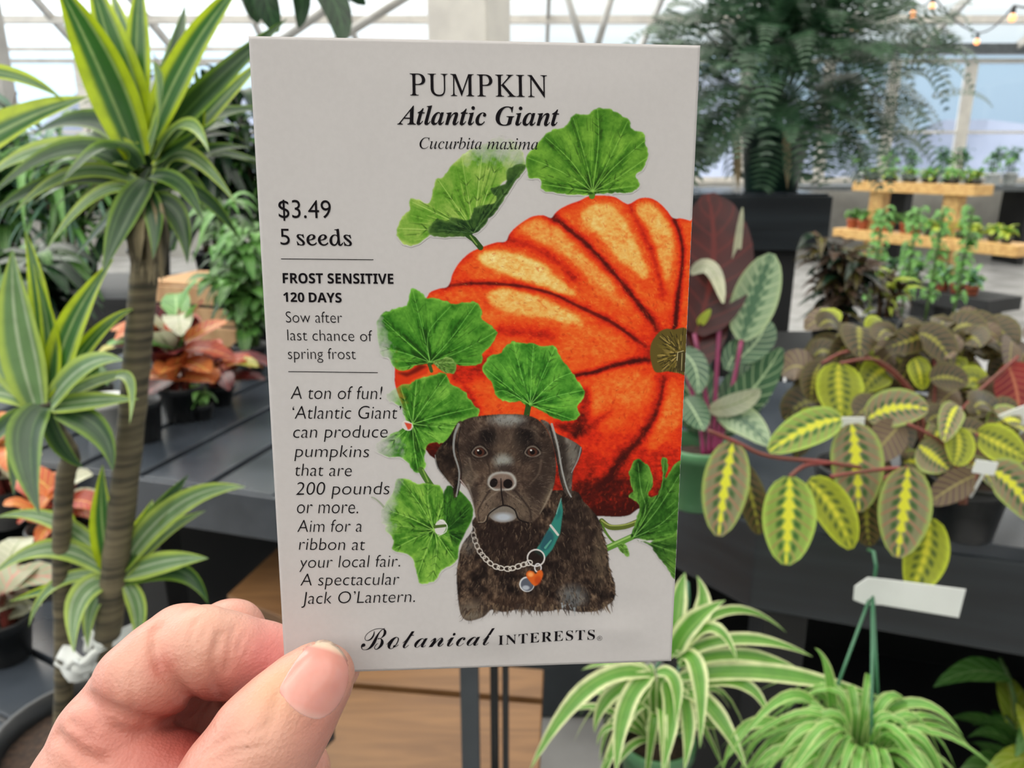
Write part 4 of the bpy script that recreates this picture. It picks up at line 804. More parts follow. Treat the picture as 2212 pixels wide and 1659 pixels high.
# ------------------------------------------------------------------ generic leafy pot plants
def bushy(name, base, label, cat, leaves, n, H, Rr, LL, LW, prof='oval', potr=.07, poth=.12, potm='black_plastic', stem='stem_green', up=.5, droop=.5, group=None, mats_w=None, fold=.2, squash=1., seed=0, ns=7):
    """pot + stems + foliage, growing from BASE to a crown of height H and radius Rr"""
    r = random.Random(seed or hash(label) % 9999 if False else sum(map(ord, label))+seed)
    base = Vector(base); t = thing(name, base, label, cat, group)
    if potr: pot(base, potr, poth, M[potm], t)
    z0 = base+Vector((0, 0, poth*.9 if potr else 0)); sb = MB(); lb_ = MB(); k = max(n//ns, 1)
    mi_ = list(range(len(leaves)))
    for s in range(ns):
        a = 6.283*s/ns+r.uniform(-.3, .3); rr = Rr*r.uniform(.15, .7); tip = z0+Vector((rr*math.cos(a), rr*math.sin(a)*squash, H*r.uniform(.55, 1)))
        pts = bez(z0+Vector((potr*.4*math.cos(a), potr*.4*math.sin(a), -.02)), z0.lerp(tip, .5)+Vector((0, 0, H*.1)), tip, 7); sb.tube(pts, [.004+.004*(1-i/6) for i in range(7)], 6)
        for j in range(k):
            f = r.uniform(.25, 1); p = pts[min(int(f*6), 6)]; b_ = r.uniform(0, 6.283); el = r.uniform(-.3, 1)*up
            d = Vector((math.cos(b_)*math.cos(el), math.sin(b_)*math.cos(el)*squash, math.sin(el))); L = LL*r.uniform(.6, 1.15)
            m_ = p+d*L*.5; tp = p+d*L*.95+Vector((0, 0, -droop*L*r.uniform(.4, 1)))
            blade(lb_, bez(p, m_, tp, 8), LW*r.uniform(.7, 1.15), prof, (d.x*.2, d.y*.2-.25, 1), fold, 2, r.choices(mi_, mats_w)[0] if mats_w else r.choice(mi_), None, .02)
    sb.build('stems', M[stem], t); lb_.build('foliage', [M[x] for x in leaves], t); return t
def on(px, py, z): return Pz(px, py, z)
# plants on the left bench
bushy('croton', on(400, 905, .72), 'red and orange croton in a black pot at the right end of the left bench', 'potted plant', ['croton_red', 'croton_orange', 'croton_dark', 'croton_pale', 'fresh'], 30, .28, .12, .22, .09, 'oval', .065, .11, 'black_plastic', 'stem_red', 1.2, .25, None, [3, 2.5, 2, 1, 1])
bushy('croton', on(475, 872, .72), 'low crimson and yellow croton nearest the packet on the left bench', 'potted plant', ['croton_dark', 'croton_red', 'croton_yellow', 'croton_orange'], 24, .10, .09, .17, .065, 'oval', .05, .07, 'black_plastic', 'stem_red', .9, .3)
bushy('croton', on(20, 1130, .60), 'orange leaved croton at the left edge beside the pale drooping crown', 'potted plant', ['croton_orange', 'croton_red', 'croton_yellow', 'croton_pale'], 34, .16, .13, .15, .06, 'oval', .06, .1, 'black_plastic', 'stem_red', 1.0, .35)
bushy('croton', on(150, 1235, .58), 'pink and orange croton in a black pot behind the thinner cane', 'potted plant', ['croton_orange', 'croton_pale', 'croton_red'], 24, .12, .10, .13, .055, 'oval', .07, .12, 'black_plastic', 'stem_red', .9, .35)
bushy('caladium', on(20, 1420, .575), 'pink edged pale leaved plant low at the left edge above the black pot', 'potted plant', ['caladium', 'croton_pale', 'maranta_back'], 16, .11, .08, .11, .07, 'heart', .05, .09, 'black_plastic', 'stem_red', .5, .6)
bushy('pothos', on(545, 800, .74), 'small green trailing plant with oval leaves beside the packet edge at left', 'potted plant', ['fresh', 'green'], 190, .46, .19, .10, .05, 'oval', .06, .10, 'black_plastic', 'stem_green', .8, .7)
bushy('pothos', on(440, 905, .72), 'little bright green sprig in front of the crotons on the left bench', 'potted plant', ['fresh', 'green'], 16, .06, .05, .06, .028, 'oval', .03, .05, 'black_plastic', 'stem_green', .5, .7)
t = thing('planter_pot', on(235, 945, .72), 'white glazed pot on the left bench behind the main cane', 'pot'); pot(t.location, .065, .12, M['white_plastic'], t)
t = thing('planter_pot', on(318, 950, .72), 'black empty pot on the left bench right of the main cane', 'pot'); pot(t.location, .05, .12, M['black_plastic'], t)
bushy('croton', on(215, 900, .72), 'yellow variegated croton rising behind the white pot', 'potted plant', ['croton_yellow', 'lime_leaf', 'green'], 16, .12, .08, .12, .06, 'oval', .05, .1, 'black_plastic', 'stem_green', 1., .3)
cb = on(455, 735, .72); cr = thing('wooden_crate', cb, 'small raw pine crate at the back of the left bench', 'crate')
for j in range(3):
    b = MB(); b.box(cb+Vector((0, -.13, .05+j*.085)), (.38, .014, .07), rotz(-.3)); b.build('front_slat', M['crate'], cr, False, .002)
    b = MB(); b.box(cb+Vector((.20, .05, .05+j*.085)), (.014, .30, .07), rotz(-.3)); b.build('side_slat', M['crate'], cr, False, .002)
b = MB(); b.box(cb+Vector((.04, .03, .265)), (.44, .32, .014), rotz(-.3)); b.build('lid', M['crate'], cr, False, .002)
b = MB(); b.box(cb+Vector((.03, .03, .007)), (.36, .28, .014), rotz(-.3)); b.build('base', M['crate'], cr, False, .002)
# a further bench behind it and its dark greenery
fb = thing('back_bench', Vector((-1.7, 4.3, 0)), 'long black bench at the back left crowded with green plants', 'bench')
b = MB(); b.box((-2.5, 4.3, .78), (3.2, .9, .05)); b.build('top', M['black_wood'], fb, False); b = MB(); b.box((-2.5, 3.86, .62), (3.2, .03, .28)); b.build('apron', M['black_wood'], fb, False)
for x in (-3.9, -2.5, -1.1):
    for y in (3.95, 4.65):
        b = MB(); b.box((x, y, .378), (.09, .09, .755)); b.build('leg', M['black_wood'], fb, False)
PL = [(30, 4.25, 'dark leafy shrub at the far left edge of the back bench', ['dark_green', 'green', 'blue_green'], .85, .27, .09, 'oval'), (170, 4.15, 'pale green long leaved plant on the back bench behind the crown tips', ['green', 'blue_green', 'fresh'], .75, .36, .045, 'lance'),
      (330, 4.3, 'broad leaved dark plant directly behind the main cane', ['dark_green', 'deep_green', 'green'], .8, .26, .12, 'oval'), (470, 4.2, 'tall dark leafy shrub behind the lime crown at its right', ['deep_green', 'dark_green', 'deep_green'], 1.05, .32, .085, 'lance'),
      (590, 4.3, 'mid green bush half hidden by the left edge of the packet', ['green', 'dark_green', 'fresh'], .85, .22, .06, 'lance')]
for px, y, lab, lv, H, LL, LW, pf in PL: bushy('leafy_shrub', (PY(px, 600, y).x, y, .806), lab, 'potted plant', lv, 190, H, .34, LL, LW, pf, .11, .2, 'black_plastic', 'stem_brown', .7, .8, seed=3, ns=9)
bushy('leafy_shrub', on(560, 745, .721), 'arching dark green plant between the crown and the packet edge', 'potted plant', ['green', 'dark_green', 'fresh'], 200, .52, .24, .22, .04, 'lance', .06, .12, 'black_plastic', 'stem_green', .8, .6)
bushy('leafy_shrub', on(90, 800, .721), 'bushy dark green plant filling the gap behind the pale lower crown', 'potted plant', ['dark_green', 'deep_green', 'green'], 160, .36, .26, .2, .07, 'oval', .08, .14, 'black_plastic', 'stem_green', .7, .8)
# feathery fern-like plants
def fronds(mb, c, n, L, rnd, el0=(.1, 1.2), droop=1., pin=26, pw=.16, mi=0, half=None):
    for i in range(n):
        a = rnd.uniform(0, 6.283); el = rnd.uniform(*el0); l = L*rnd.uniform(.6, 1.1); d = Vector((math.cos(a)*math.cos(el), math.sin(a)*math.cos(el), math.sin(el)))
        P = bez(c, c+d*l*.55, c+d*l*.85+Vector((math.cos(a)*l*.15, math.sin(a)*l*.15, -droop*l*rnd.uniform(.25, .8))), pin)
        for j in range(3, pin-1):
            t = (P[j+1]-P[j-1]).normalized(); s = t.cross(Vector((0, 0, 1)))
            if s.length < .1: continue
            s.normalize(); nn_ = s.cross(t); k = j/(pin-1); w = l*pw*(math.sin(math.pi*min(1, k**.7*.97+.03)))**.8*(1.1-k*.3); st = l/pin*.40
            for sg in (-1, 1):
                e = P[j]+s*sg*w+t*w*.35-nn_*w*.18; mdl = P[j]+s*sg*w*.5+t*w*.12+nn_*w*.04
                mb.add([P[j]-t*st*.5, mdl-t*st*.8, e, mdl+t*st*.9, P[j]+t*st*.5], [(0, 1, 2, 3, 4)], [(.5, k)]*5, mi)
def fernpot(name, base, label, r, h, pm, c_h, n, L, mat, el0, droop, pin, pw, seed, ball=None):
    t = thing(name, base, label, 'potted plant'); pot(base, r, h, M[pm], t); b = MB(); rd = random.Random(seed); c = Vector(base)+Vector((0, 0, c_h))
    if ball is None: fronds(b, c, n, L, rd, el0, droop, pin, pw)
    else:                                                # a billowing crown: side fronds spring from all through the ball
        for i in range(n):
            a = rd.uniform(0, 6.283); e = rd.uniform(-.75, 1.4); k = rd.uniform(.2, .85)
            d = Vector((math.cos(a)*math.cos(e), math.sin(a)*math.cos(e), math.sin(e)*.8)); p = c+d*ball*k; l = L*rd.uniform(.6, 1.1); hd = (d+Vector((rd.uniform(-.7, .7), rd.uniform(-.7, .7), rd.uniform(-.3, .5)))).normalized()
            P = bez(p, p+hd*l*.55, p+hd*l*.9+Vector((0, 0, -l*droop*rd.uniform(.2, 1))), pin); P = [Vector((w_.x, w_.y, max(w_.z, base[2]+.02+.02*(i % 3)))) for w_ in P]; up = Vector((rd.uniform(-.4, .4), -.4, 1))
            for j in range(2, pin-1):
                t_ = (P[j+1]-P[j-1]).normalized(); s_ = t_.cross(up).normalized(); q = j/(pin-1); w = l*pw*min(1, q*5)*(1-q)**.8; st = l/pin*.42
                for sg in (-1, 1):
                    b.add([P[j]-t_*st*.5, P[j]+s_*sg*w*.5+t_*(w*.1-st*.8), P[j]+s_*sg*w+t_*w*.4, P[j]+s_*sg*w*.5+t_*(w*.1+st*.8), P[j]+t_*st*.5], [(0, 1, 2, 3, 4)], [(.5, q)]*5)
        for i in range(40):
            a = rd.uniform(0, 6.283); e = rd.uniform(-.2, 1.4); d = Vector((math.cos(a)*math.cos(e), math.sin(a)*math.cos(e), math.sin(e))); b.tube(bez(c-Vector((0, 0, c_h*.3)), c+d*ball*.5, c+d*ball*.9, 6), .004, 5)
    b.build('fronds', M[mat], t, False); return t
fq = Vector((PY(1668, 372, 3.25).x, 3.25, zt))
fern = fernpot('boston_fern', fq+Vector((0, 0, .001)), 'large bushy dark green fern in a dark green pot on the tall stand', .135, .24, 'dkgreen_plastic', .40, 620, .30, 'fern', None, .75, 16, .40, 8, .60)
b = MB()
for px in (1590, 1698):
    q = PY(px, 300, 3.06); blade(b, bez((q.x, q.y+.02, zt+.22), (q.x+.005, q.y-.02, zt+.12), (q.x+.02, q.y-.01, zt+.01), 6), .03, 'strap', (0, -1, 0), .2)
b.build('dry_fronds', M['tan_strap'], fern)
# ------------------------------------------------------------------ right-hand bench: calathea and prayer plants
ZR = .90
cc_ = Pz(1500, 1085, ZR); ca = thing('calathea', cc_, 'calathea with dark red leaf undersides in a green pot right of the packet', 'potted plant')
pot(cc_, .062, .115, M['green_plastic'], ca)
dC = 1.36; b = MB()
for q in [((1500, 720), (1540, 570), (1530, 418), 170, 0, 0), ((1480, 800), (1520, 690), (1505, 585), 110, .06, 0), ((1602, 735), (1632, 640), (1668, 548), 96, -.04, 2), ((1580, 640), (1592, 540), (1604, 448), 17, -.02, 3), ((1492, 592), (1535, 580), (1562, 655), 34, -.05, 3),
          ((1548, 905), (1618, 850), (1688, 752), 76, -.05, 1), ((1530, 885), (1590, 872), (1642, 842), 46, -.08, 3), ((1470, 760), (1500, 790), (1508, 850), 56, -.05, 1), ((1590, 780), (1640, 730), (1650, 690), 70, .05, 1), ((1545, 895), (1600, 905), (1660, 962), 66, -.06, 2), ((1480, 860), (1500, 890), (1520, 930), 60, -.06, 1), ((1510, 700), (1518, 690), (1535, 668), 20, -.06, 4), ((1570, 800), (1600, 760), (1640, 790), 60, .03, 1)]:
    leafpx(b, *q[:4], dC, q[4], 'oval', 12, nrm=(-.1, -.9, .35), fold=.12, m=3, mi=q[5], wav=.01)
for i in range(10):
    a = RND.uniform(-.4, 3.5); leafpx(b, (1540, 940), (1540+60*math.cos(a), 880-50*math.sin(a)), (1540+120*math.cos(a), 860-110*abs(math.sin(a))), RND.uniform(50, 80), dC+.05, .05, 'oval', 8, nrm=(0, -.6, .7), mi=RND.choice((0, 1, 1)))
b.build('foliage', [M['red_leaf'], M['calathea'], M['calathea_pale'], M['croton_pale'], M['lime_leaf']], ca)
b = MB()
for pp in ([(1540, 985), (1545, 860), (1555, 690), (1556, 640)], [(1530, 985), (1528, 880), (1500, 720)], [(1550, 985), (1580, 850), (1602, 735)], [(1545, 985), (1552, 930), (1560, 900)], [(1520, 985), (1510, 900), (1480, 800)]):
    b.tube([Pd(p[0], p[1], dC) for p in smooth(pp, False, 4)], .0042, 7)
b.build('stems', M['stem_pink'], ca)
def prayer_plant(base, label, leaves, d, stems, potm='black_plastic', potr=.06, poth=.10, fill=None):
    t = thing('prayer_plant', base, label, 'potted plant'); pot(base, potr, poth, M[potm], t); b = MB()
    for q in leaves: leafpx(b, *q[:4], d+q[4], q[5] if len(q) > 6 else -.012, 'oval', 14, nrm=q[7] if len(q) > 7 else (0, -.85, .5), fold=.10, m=4, mi=q[-1] if len(q) <= 6 else q[6], wav=.006)
    if fill:
        for i in range(fill[0]):
            x, y = RND.uniform(*fill[1]), RND.uniform(*fill[2]); a = RND.uniform(0, 6.283); l = RND.uniform(45, 75)
            leafpx(b, (x, y), (x+l*.6*math.cos(a), y+l*.35*math.sin(a)), (x+l*1.2*math.cos(a), y+l*.7*math.sin(a)+35), RND.uniform(50, 85), d+fill[3]+RND.uniform(-.05, .1), RND.uniform(-.05, .05), 'oval', 9, nrm=(RND.uniform(-.5, .5), -.6, .7), fold=.12, m=3, mi=RND.choice(fill[4]))
    b.build('foliage', [M[x] for x in ('maranta', 'maranta_green', 'maranta_yellow', 'maranta_dark', 'maranta_back', 'crimson')], t)
    b = MB()
    for pp, dd in stems: b.tube([Pd(p[0], p[1], d+dd) for p in smooth(pp, False, 5)], .003, 7)
    b.build('stems', M['stem_red'], t); return t
pb = Pz(1830, 1120, ZR)
prayer_plant(pb, 'prayer plant with yellow ribbed leaves trailing over the bench corner', [((1584, 955), (1566, 1050), (1552, 1158), 100, 0, 0), ((1818, 905), (1745, 925), (1660, 975), 78, .01, 1), ((1840, 915), (1850, 1000), (1854, 1106), 116, .02, 0), ((1706, 1030), (1703, 1120), (1697, 1220), 116, -.02, 1), ((1746, 1038), (1800, 1100), (1838, 1186), 88, .0, 2),
     ((1962, 1010), (1952, 1100), (1938, 1204), 116, -.02, 0), ((2008, 1120), (1998, 1200), (1966, 1276), 96, .0, 2), ((1600, 1000), (1625, 1080), (1640, 1155), 62, .02, 3), ((1880, 1040), (1872, 1120), (1880, 1180), 70, .03, 3)], 1.10,
     [([(1530, 930), (1590, 955), (1660, 985), (1780, 998), (1860, 1010)], 0), ([(1794, 1030), (1840, 1022), (1940, 1012), (1990, 1030)], -.01), ([(1706, 1030), (1740, 1005), (1790, 1000)], 0), ([(1860, 1010), (1880, 1040), (1850, 1085)], .03), ([(1960, 1010), (1900, 1040), (1860, 1080)], .03)])
pb2 = Pz(2075, 1150, ZR)
prayer_plant(pb2, 'prayer plant in a black pot at the right edge of the bench', [((2136, 1015), (2190, 1050), (2240, 1130), 96, 0, 0), ((1948, 915), (1915, 950), (1878, 995), 80, .04, 4), ((1985, 962), (2015, 985), (2048, 1014), 92, .03, 0), ((2065, 925), (2072, 965), (2060, 1004), 66, .02, 2), ((2110, 935), (2160, 960), (2215, 990), 84, .03, 2), ((2112, 1025), (2060, 1050), (2005, 1088), 64, 0, 4), ((1874, 905), (1935, 880), (2005, 885), 84, .05, 0), ((2030, 900), (2050, 930), (2040, 960), 60, .05, 1)], 1.13,
     [([(2075, 1090), (2070, 1020), (2040, 960), (1960, 915)], .02), ([(2080, 1090), (2120, 1010), (2140, 1010)], 0), ([(2085, 1090), (2100, 980), (2110, 935)], .03)], fill=(34, (1860, 2230), (870, 1010), .08, (0, 3, 3, 4, 3)))
pb3 = Pz(2000, 1010, ZR)
prayer_plant(pb3, 'darker prayer plant at the back of the right bench', [((1812, 785), (1812, 840), (1818, 905), 104, 0, 2), ((1772, 785), (1758, 820), (1752, 866), 62, .02, 3), ((2018, 716), (1965, 735), (1912, 752), 62, .05, 3), ((1975, 774), (1985, 800), (1992, 842), 52, .03, 2), ((2010, 820), (2050, 815), (2090, 830), 64, 0, 3), ((2176, 785), (2195, 840), (2202, 905), 104, -.02, 5)], 1.36,
     [([(2000, 960), (1980, 860), (1900, 780), (1815, 785)], 0), ([(2010, 960), (2020, 830), (2015, 720)], .03), ([(2020, 960), (2100, 860), (2200, 770)], -.03), ([(1990, 960), (1960, 840), (1850, 760), (1775, 785)], .03)], fill=(120, (1750, 2230), (700, 930), .07, (3, 3, 3, 4, 4, 3, 3, 2)))
# white label clips standing among the leaves
for px, py, d_, w, h, an, lab in ((2050, 905, 1.2, .022, .045, .3, 'white plant label standing among the dark leaves at the right'), (1842, 912, 1.16, .035, .016, 0, 'white label edge behind the topmost yellow ribbed leaf'), (2195, 905, 1.22, .05, .035, -.4, 'white torn label at the right edge above the black pot'), (2128, 1010, 1.1, .032, .02, .15, 'white label clipped to the black pot rim at right')):
    b = MB(); q = Pd(px, py, d_); b.box(q, (w, .002, h), Matrix.Rotation(an, 3, 'Y')); b.tube([q-Vector((0, .0, h*.4)), q-Vector((0, -.02, h*.5+.045))], .002, 6); o = b.build('plant_label', M['white_plastic'], None, False, .0006); tag(o, lab, 'plant label')
# ------------------------------------------------------------------ hanging spider plants
def spider(center, label, leaves, d, potc, potr, poth, hook, mat, rndn, rr, pm='green_plastic', width=30, seed=1, back=True):
    t = thing('spider_plant', potc, label, 'hanging plant'); pot(potc, potr, poth, M[pm], t); b = MB(); r = random.Random(seed)
    for q in leaves: leafpx(b, *q[:4], d, q[4], 'strap', 14, nrm=(0, -.5, .85), fold=.35, m=2)
    top = Vector(potc)+Vector((0, 0, poth))
    for i in range(rndn):
        a = r.uniform(0, 6.283); el = r.uniform(.2, 1.25); L = rr*r.uniform(.5, 1.1); dv = Vector((math.cos(a)*math.cos(el), math.sin(a)*math.cos(el), math.sin(el)))
        p0 = top+Vector((math.cos(a), math.sin(a), 0))*potr*.3; blade(b, bez(p0, p0+dv*L*.55, p0+Vector((math.cos(a), math.sin(a), 0))*L*r.uniform(.6, 1)+Vector((0, 0, -L*r.uniform(-.1, .7))), 12), width*r.uniform(.7, 1.1)*MM, 'strap', (dv.x*.3, dv.y*.3-.2, 1), .35)
    b.build('foliage', M[mat], t); b = MB()
    for k_ in range(3):
        a = k_*2.094+.5; b.tube([Vector(hook), top+Vector((math.cos(a), math.sin(a), 0))*potr*1.0-Vector((0, 0, .004))], .0022, 6)
    b.tube([Vector(hook), Vector(hook)+Vector((0, 0, .035)), Vector(hook)+Vector((0, .012, .05)), Vector(hook)+Vector((0, .026, .045))], .0026, 6)
    b.build('hanger', M['wire'], t); return t
def z8(x, y): return (740+x*.6655, 1200+y*.6655)
S1 = [((1000, 385), (800, 430), (606, 700), 40, -.08), ((1005, 385), (920, 490), (888, 720), 40, -.1), ((1020, 380), (1078, 410), (1080, 545), 30, -.06), ((1090, 340), (1150, 370), (1160, 625), 40, -.09), ((1075, 320), (1130, 225), (1242, 145), 46, -.02), ((1075, 325), (1195, 235), (1282, 345), 30, -.05), ((1090, 325), (1300, 272), (1525, 328), 30, .0), ((1090, 355), (1300, 325), (1505, 385), 32, .0),
      ((1100, 395), (1400, 385), (1765, 468), 42, -.05), ((1100, 430), (1290, 415), (1385, 535), 30, -.05), ((1100, 440), (1200, 500), (1315, 700), 40, -.09), ((1075, 310), (1085, 170), (1112, 55), 42, .04), ((1075, 305), (1165, 190), (1150, 65), 40, .05), ((1005, 400), (870, 455), (818, 575), 32, -.02), ((1000, 415), (925, 520), (836, 700), 28, -.06), ((1045, 410), (1065, 520), (1036, 710), 34, -.1), ((1085, 430), (1120, 530), (1108, 700), 32, -.09), ((1000, 385), (900, 345), (775, 372), 22, .05), ((1050, 330), (1000, 200), (1040, 120), 36, .08), ((1060, 330), (1250, 180), (1440, 250), 24, .1)]
S1 = [(z8(*a), z8(*b_), z8(*c), w, dd) for a, b_, c, w, dd in S1]
h1 = Pz(1500, 1275, .79); pc1 = Pd(1418, 1700, 1.12)
hook1 = Vector((h1.x, h1.y-.03, .74))
spider(None, 'white edged spider plant in a green hanging pot below the packet corner', S1, 1.05, Pd(1412, 1695, 1.10), .052, .085, Pd(1485, 1330, 1.2), 'spider', 26, .16, 'green_plastic', 15, 5)
pc2 = Pd(1830, 1760, 1.0)
spider(None, 'pale green curly spider plant hanging at lower right under the white tag', [((1800, 1640), (1720, 1500), (1570, 1640), 22, -.05), ((1800, 1620), (1790, 1470), (1760, 1400), 26, -.04), ((1810, 1620), (1960, 1520), (2080, 1590), 24, -.05), ((1800, 1640), (1640, 1560), (1560, 1670), 24, -.02)], 1.0, pc2, .05, .08, Pd(1885, 1275, 1.02), 'spider_pale', 210, .155, 'green_plastic', 11, 9)
q = Pd(1885, 1275, 1.02)
b = MB(); prof_ = [(-.024, -.014), (-.008, -.019), (.012, -.017), (.112, -.024), (.112, .018), (.012, .021), (-.012, .021), (-.026, .006)]
R_ = Matrix.Rotation(.06, 3, 'Y')@rotz(-.1)
b.add([q+R_@Vector((x, -.006+dy, z)) for dy in (0, .0015) for x, z in prof_], [tuple(range(8)), tuple(range(15, 7, -1))]+[(i, i+8, (i+1) % 8+8, (i+1) % 8) for i in range(8)])
o = b.build('plant_tag', M['white_plastic'], None, False, .0005); tag(o, 'long white tag with a rounded end hung on the green wire hanger', 'plant tag')
# green stake behind the hanging leaf and things in the dark below the bench
bushy('leafy_shrub', Vector((1.02, 1.22, .152)), 'dim yellow green plant under the right bench in the bottom right corner', 'potted plant', ['lime_leaf', 'fresh', 'green'], 36, .30, .16, .16, .06, 'lance', .07, .12, 'black_plastic', 'stem_green', .7, .6)
# ------------------------------------------------------------------ middle distance, right
ms = thing('black_stool', Vector((PY(1790, 720, 2.5).x, 2.5, 0)), 'low black stand behind the prayer plants carrying a bronze leaved plant', 'plant stand')
mz = PY(1790, 745, 2.5).z
b = MB(); b.box((ms.location.x+.05, 2.5, mz-.02), (.5, .42, .04)); b.build('top', M['black_wood'], ms, False, .003)
for sx in (-.15, .25):
    for sy in (-.16, .16):
        b = MB(); b.box((ms.location.x+sx, 2.5+sy, (mz-.04)/2), (.05, .05, mz-.04)); b.build('leg', M['black_wood'], ms, False)
bushy('bronze_plant', (ms.location.x, 2.45, mz), 'bushy dark bronze leaved plant in a black pot beside the tall stand leg', 'potted plant', ['brown_leaf', 'brown_leaf', 'deep_green', 'maranta_dark'], 240, .30, .22, .11, .035, 'lance', .08, .10, 'black_plastic', 'stem_brown', .9, .5)
bushy('bronze_plant', (ms.location.x+.20, 2.55, mz), 'smaller bronze plant with lime young leaves right of the bushy bronze one', 'potted plant', ['brown_leaf', 'maranta_dark', 'lime_leaf'], 60, .17, .12, .10, .03, 'lance', .05, .09, 'grey_plastic', 'stem_brown', .9, .5)
# stepped pine plant display far back at right
g0 = PY(1835, 395, 8.6); g1 = PY(2098, 405, 7.4); gd = Vector((g1.x-g0.x, g1.y-g0.y, 0)); gl = gd.length; gd.normalize(); gp = Vector((-gd.y, gd.x, 0))
RG = Matrix((gd, gp, Vector((0, 0, 1)))).transposed(); go = Vector((g0.x, g0.y, 0))
ds = thing('tiered_plant_display', go+gd*gl*.6, 'stepped pine plant display on a black base at the far right', 'plant stand')
z1, z2, z3 = 1.23, .74, .29; ZG = .0015
b = MB(); b.box(go+gd*gl*.5+gp*.2+Vector((0, 0, z1-.05)), (gl, .3, .1), RG); b.build('top_shelf', M['oak_shelf'], ds, False, .004)
b = MB(); b.box(go+gd*gl*.72-gp*.0+Vector((0, 0, z2-.05)), (gl*1.45, .32, .1), RG); b.build('middle_shelf', M['oak_shelf'], ds, False, .004)
b = MB(); b.box(go+gd*(gl*.82)-gp*.25+Vector((0, 0, z3-.06)), (gl*1.3, .5, .12), RG); b.build('base_shelf', M['black_wood'], ds, False, .004)
for f in (.18, .8):
    b = MB(); b.box(go+gd*gl*f+gp*.2+Vector((0, 0, (z1-.1)/2)), (.16, .12, z1-.1), RG); b.build('post', M['oak_shelf'], ds, False)
for f, w in ((.95, .25), (.35, .2), (1.3, .2)):
    b = MB(); b.box(go+gd*gl*f-gp*.2+Vector((0, 0, (z3-.12)/2)), (w, .3, z3-.12), RG); b.build('foot', M['black_wood'], ds, False)
def small(kind, pos, potm, leafm, r, h, label, group, H, LL, LW, n, pf):
    return bushy(kind, pos, label, 'potted plant', leafm, n, H, r*1.1, LL, LW, pf, r, h, potm, 'stem_green', 1., .4, group, ns=4)
protos = [small('seedling', go+gd*.06+gp*.2+Vector((0, 0, z1+ZG)), 'grey_plastic', ['lime_leaf', 'fresh'], .045, .05, 'bright green seedling in a row along the top pine shelf', 'seedlings on the top pine shelf', .08, .09, .045, 20, 'oval')]
for i in range(1, 12):
    c = copy_tree(protos[0]); c.location = go+gd*(.06+i*(gl-.12)/11)+gp*(.2+.03*(-1)**i)+Vector((0, 0, z1+ZG)); c.rotation_euler.z = i*1.3
mid = [('terracotta', ['fresh', 'green'], 'green succulent in a terracotta pot in the row on the middle pine shelf', 'terracotta succulents on the middle shelf'), ('grey_plastic', ['lime_leaf', 'lime_leaf', 'fresh'], 'yellow green bushy plant in the row at the right end of the middle pine shelf', 'yellow green plants on the middle shelf')]
pr = [small('succulent', go+gd*.1+Vector((0, 0, z2+ZG)), 'terracotta', mid[0][1], .06, .10, mid[0][2], mid[0][3], .10, .11, .05, 26, 'oval'), small('bedding_plant', go+gd*1.0+Vector((0, 0, z2+ZG)), 'grey_plastic', mid[1][1], .05, .06, mid[1][2], mid[1][3], .10, .11, .05, 34, 'oval')]
for i in range(1, 6): c = copy_tree(pr[0]); c.location = go+gd*(.1+i*.155)+gp*(.03*(-1)**i)+Vector((0, 0, z2+ZG)); c.rotation_euler.z = i*2.1
for i in range(1, 6): c = copy_tree(pr[1]); c.location = go+gd*(1.0+i*.155)+gp*(.03*(-1)**i)+Vector((0, 0, z2+ZG)); c.rotation_euler.z = i*1.7
lo_ = [small('bedding_plant', go+gd*.28-gp*.3+Vector((0, 0, z3+ZG)), 'grey_plastic', ['fresh', 'blue_green', 'green'], .055, .08, 'blue green plant in the row along the black base shelf', 'plants on the black base shelf', .17, .14, .05, 36, 'oval'), small('succulent', go+gd*1.45-gp*.34+Vector((0, 0, z3+ZG)), 'terracotta', ['blue_green', 'fresh'], .06, .08, 'blue green plant in a terracotta pot at the right end of the black base shelf', 'terracotta pots on the black base shelf', .13, .14, .05, 30, 'oval')]
for i in range(1, 8): c = copy_tree(lo_[0]); c.location = go+gd*(.28+i*.15)-gp*(.3+.05*(-1)**i)+Vector((0, 0, z3+ZG)); c.rotation_euler.z = i*2.3
for i in range(1, 3): c = copy_tree(lo_[1]); c.location = go+gd*(1.45+i*.14)-gp*.34+Vector((0, 0, z3+ZG)); c.rotation_euler.z = i*2.3
# climbing vines on sticks in front of the display
for i, (px, lab) in enumerate(((1885, 'leftmost of the slim green climbers in front of the pine display'), (1958, 'second slim green climber from the left in front of the pine display'), (2012, 'third slim green climber from the left in front of the pine display'), (2072, 'rightmost of the slim green climbers in front of the pine display'))):
    p = PY(px, 600, 6.3); bs_ = Vector((p.x, p.y, 0)); t = thing('climbing_plant', bs_, lab, 'potted plant'); pot(bs_, .09, .2, M['black_plastic'], t); r = random.Random(i)
    zt_ = PY(px, 450, 6.3).z; b = MB(); b.tube([bs_+Vector((0, 0, .15)), bs_+Vector((.02, 0, zt_))], .012, 6); b.build('stake', M['stem_green'], t); b = MB()
    for k_ in range(60):
        z = r.uniform(.35, zt_); a = r.uniform(0, 6.283); p_ = bs_+Vector((.02*z, 0, z)); d = Vector((math.cos(a), math.sin(a), .3)); blade(b, bez(p_, p_+d*.05, p_+d*.08+Vector((0, 0, -.05)), 5), .05, 'oval', (0, -.3, 1))
    b.build('foliage', [M['fresh']], t)
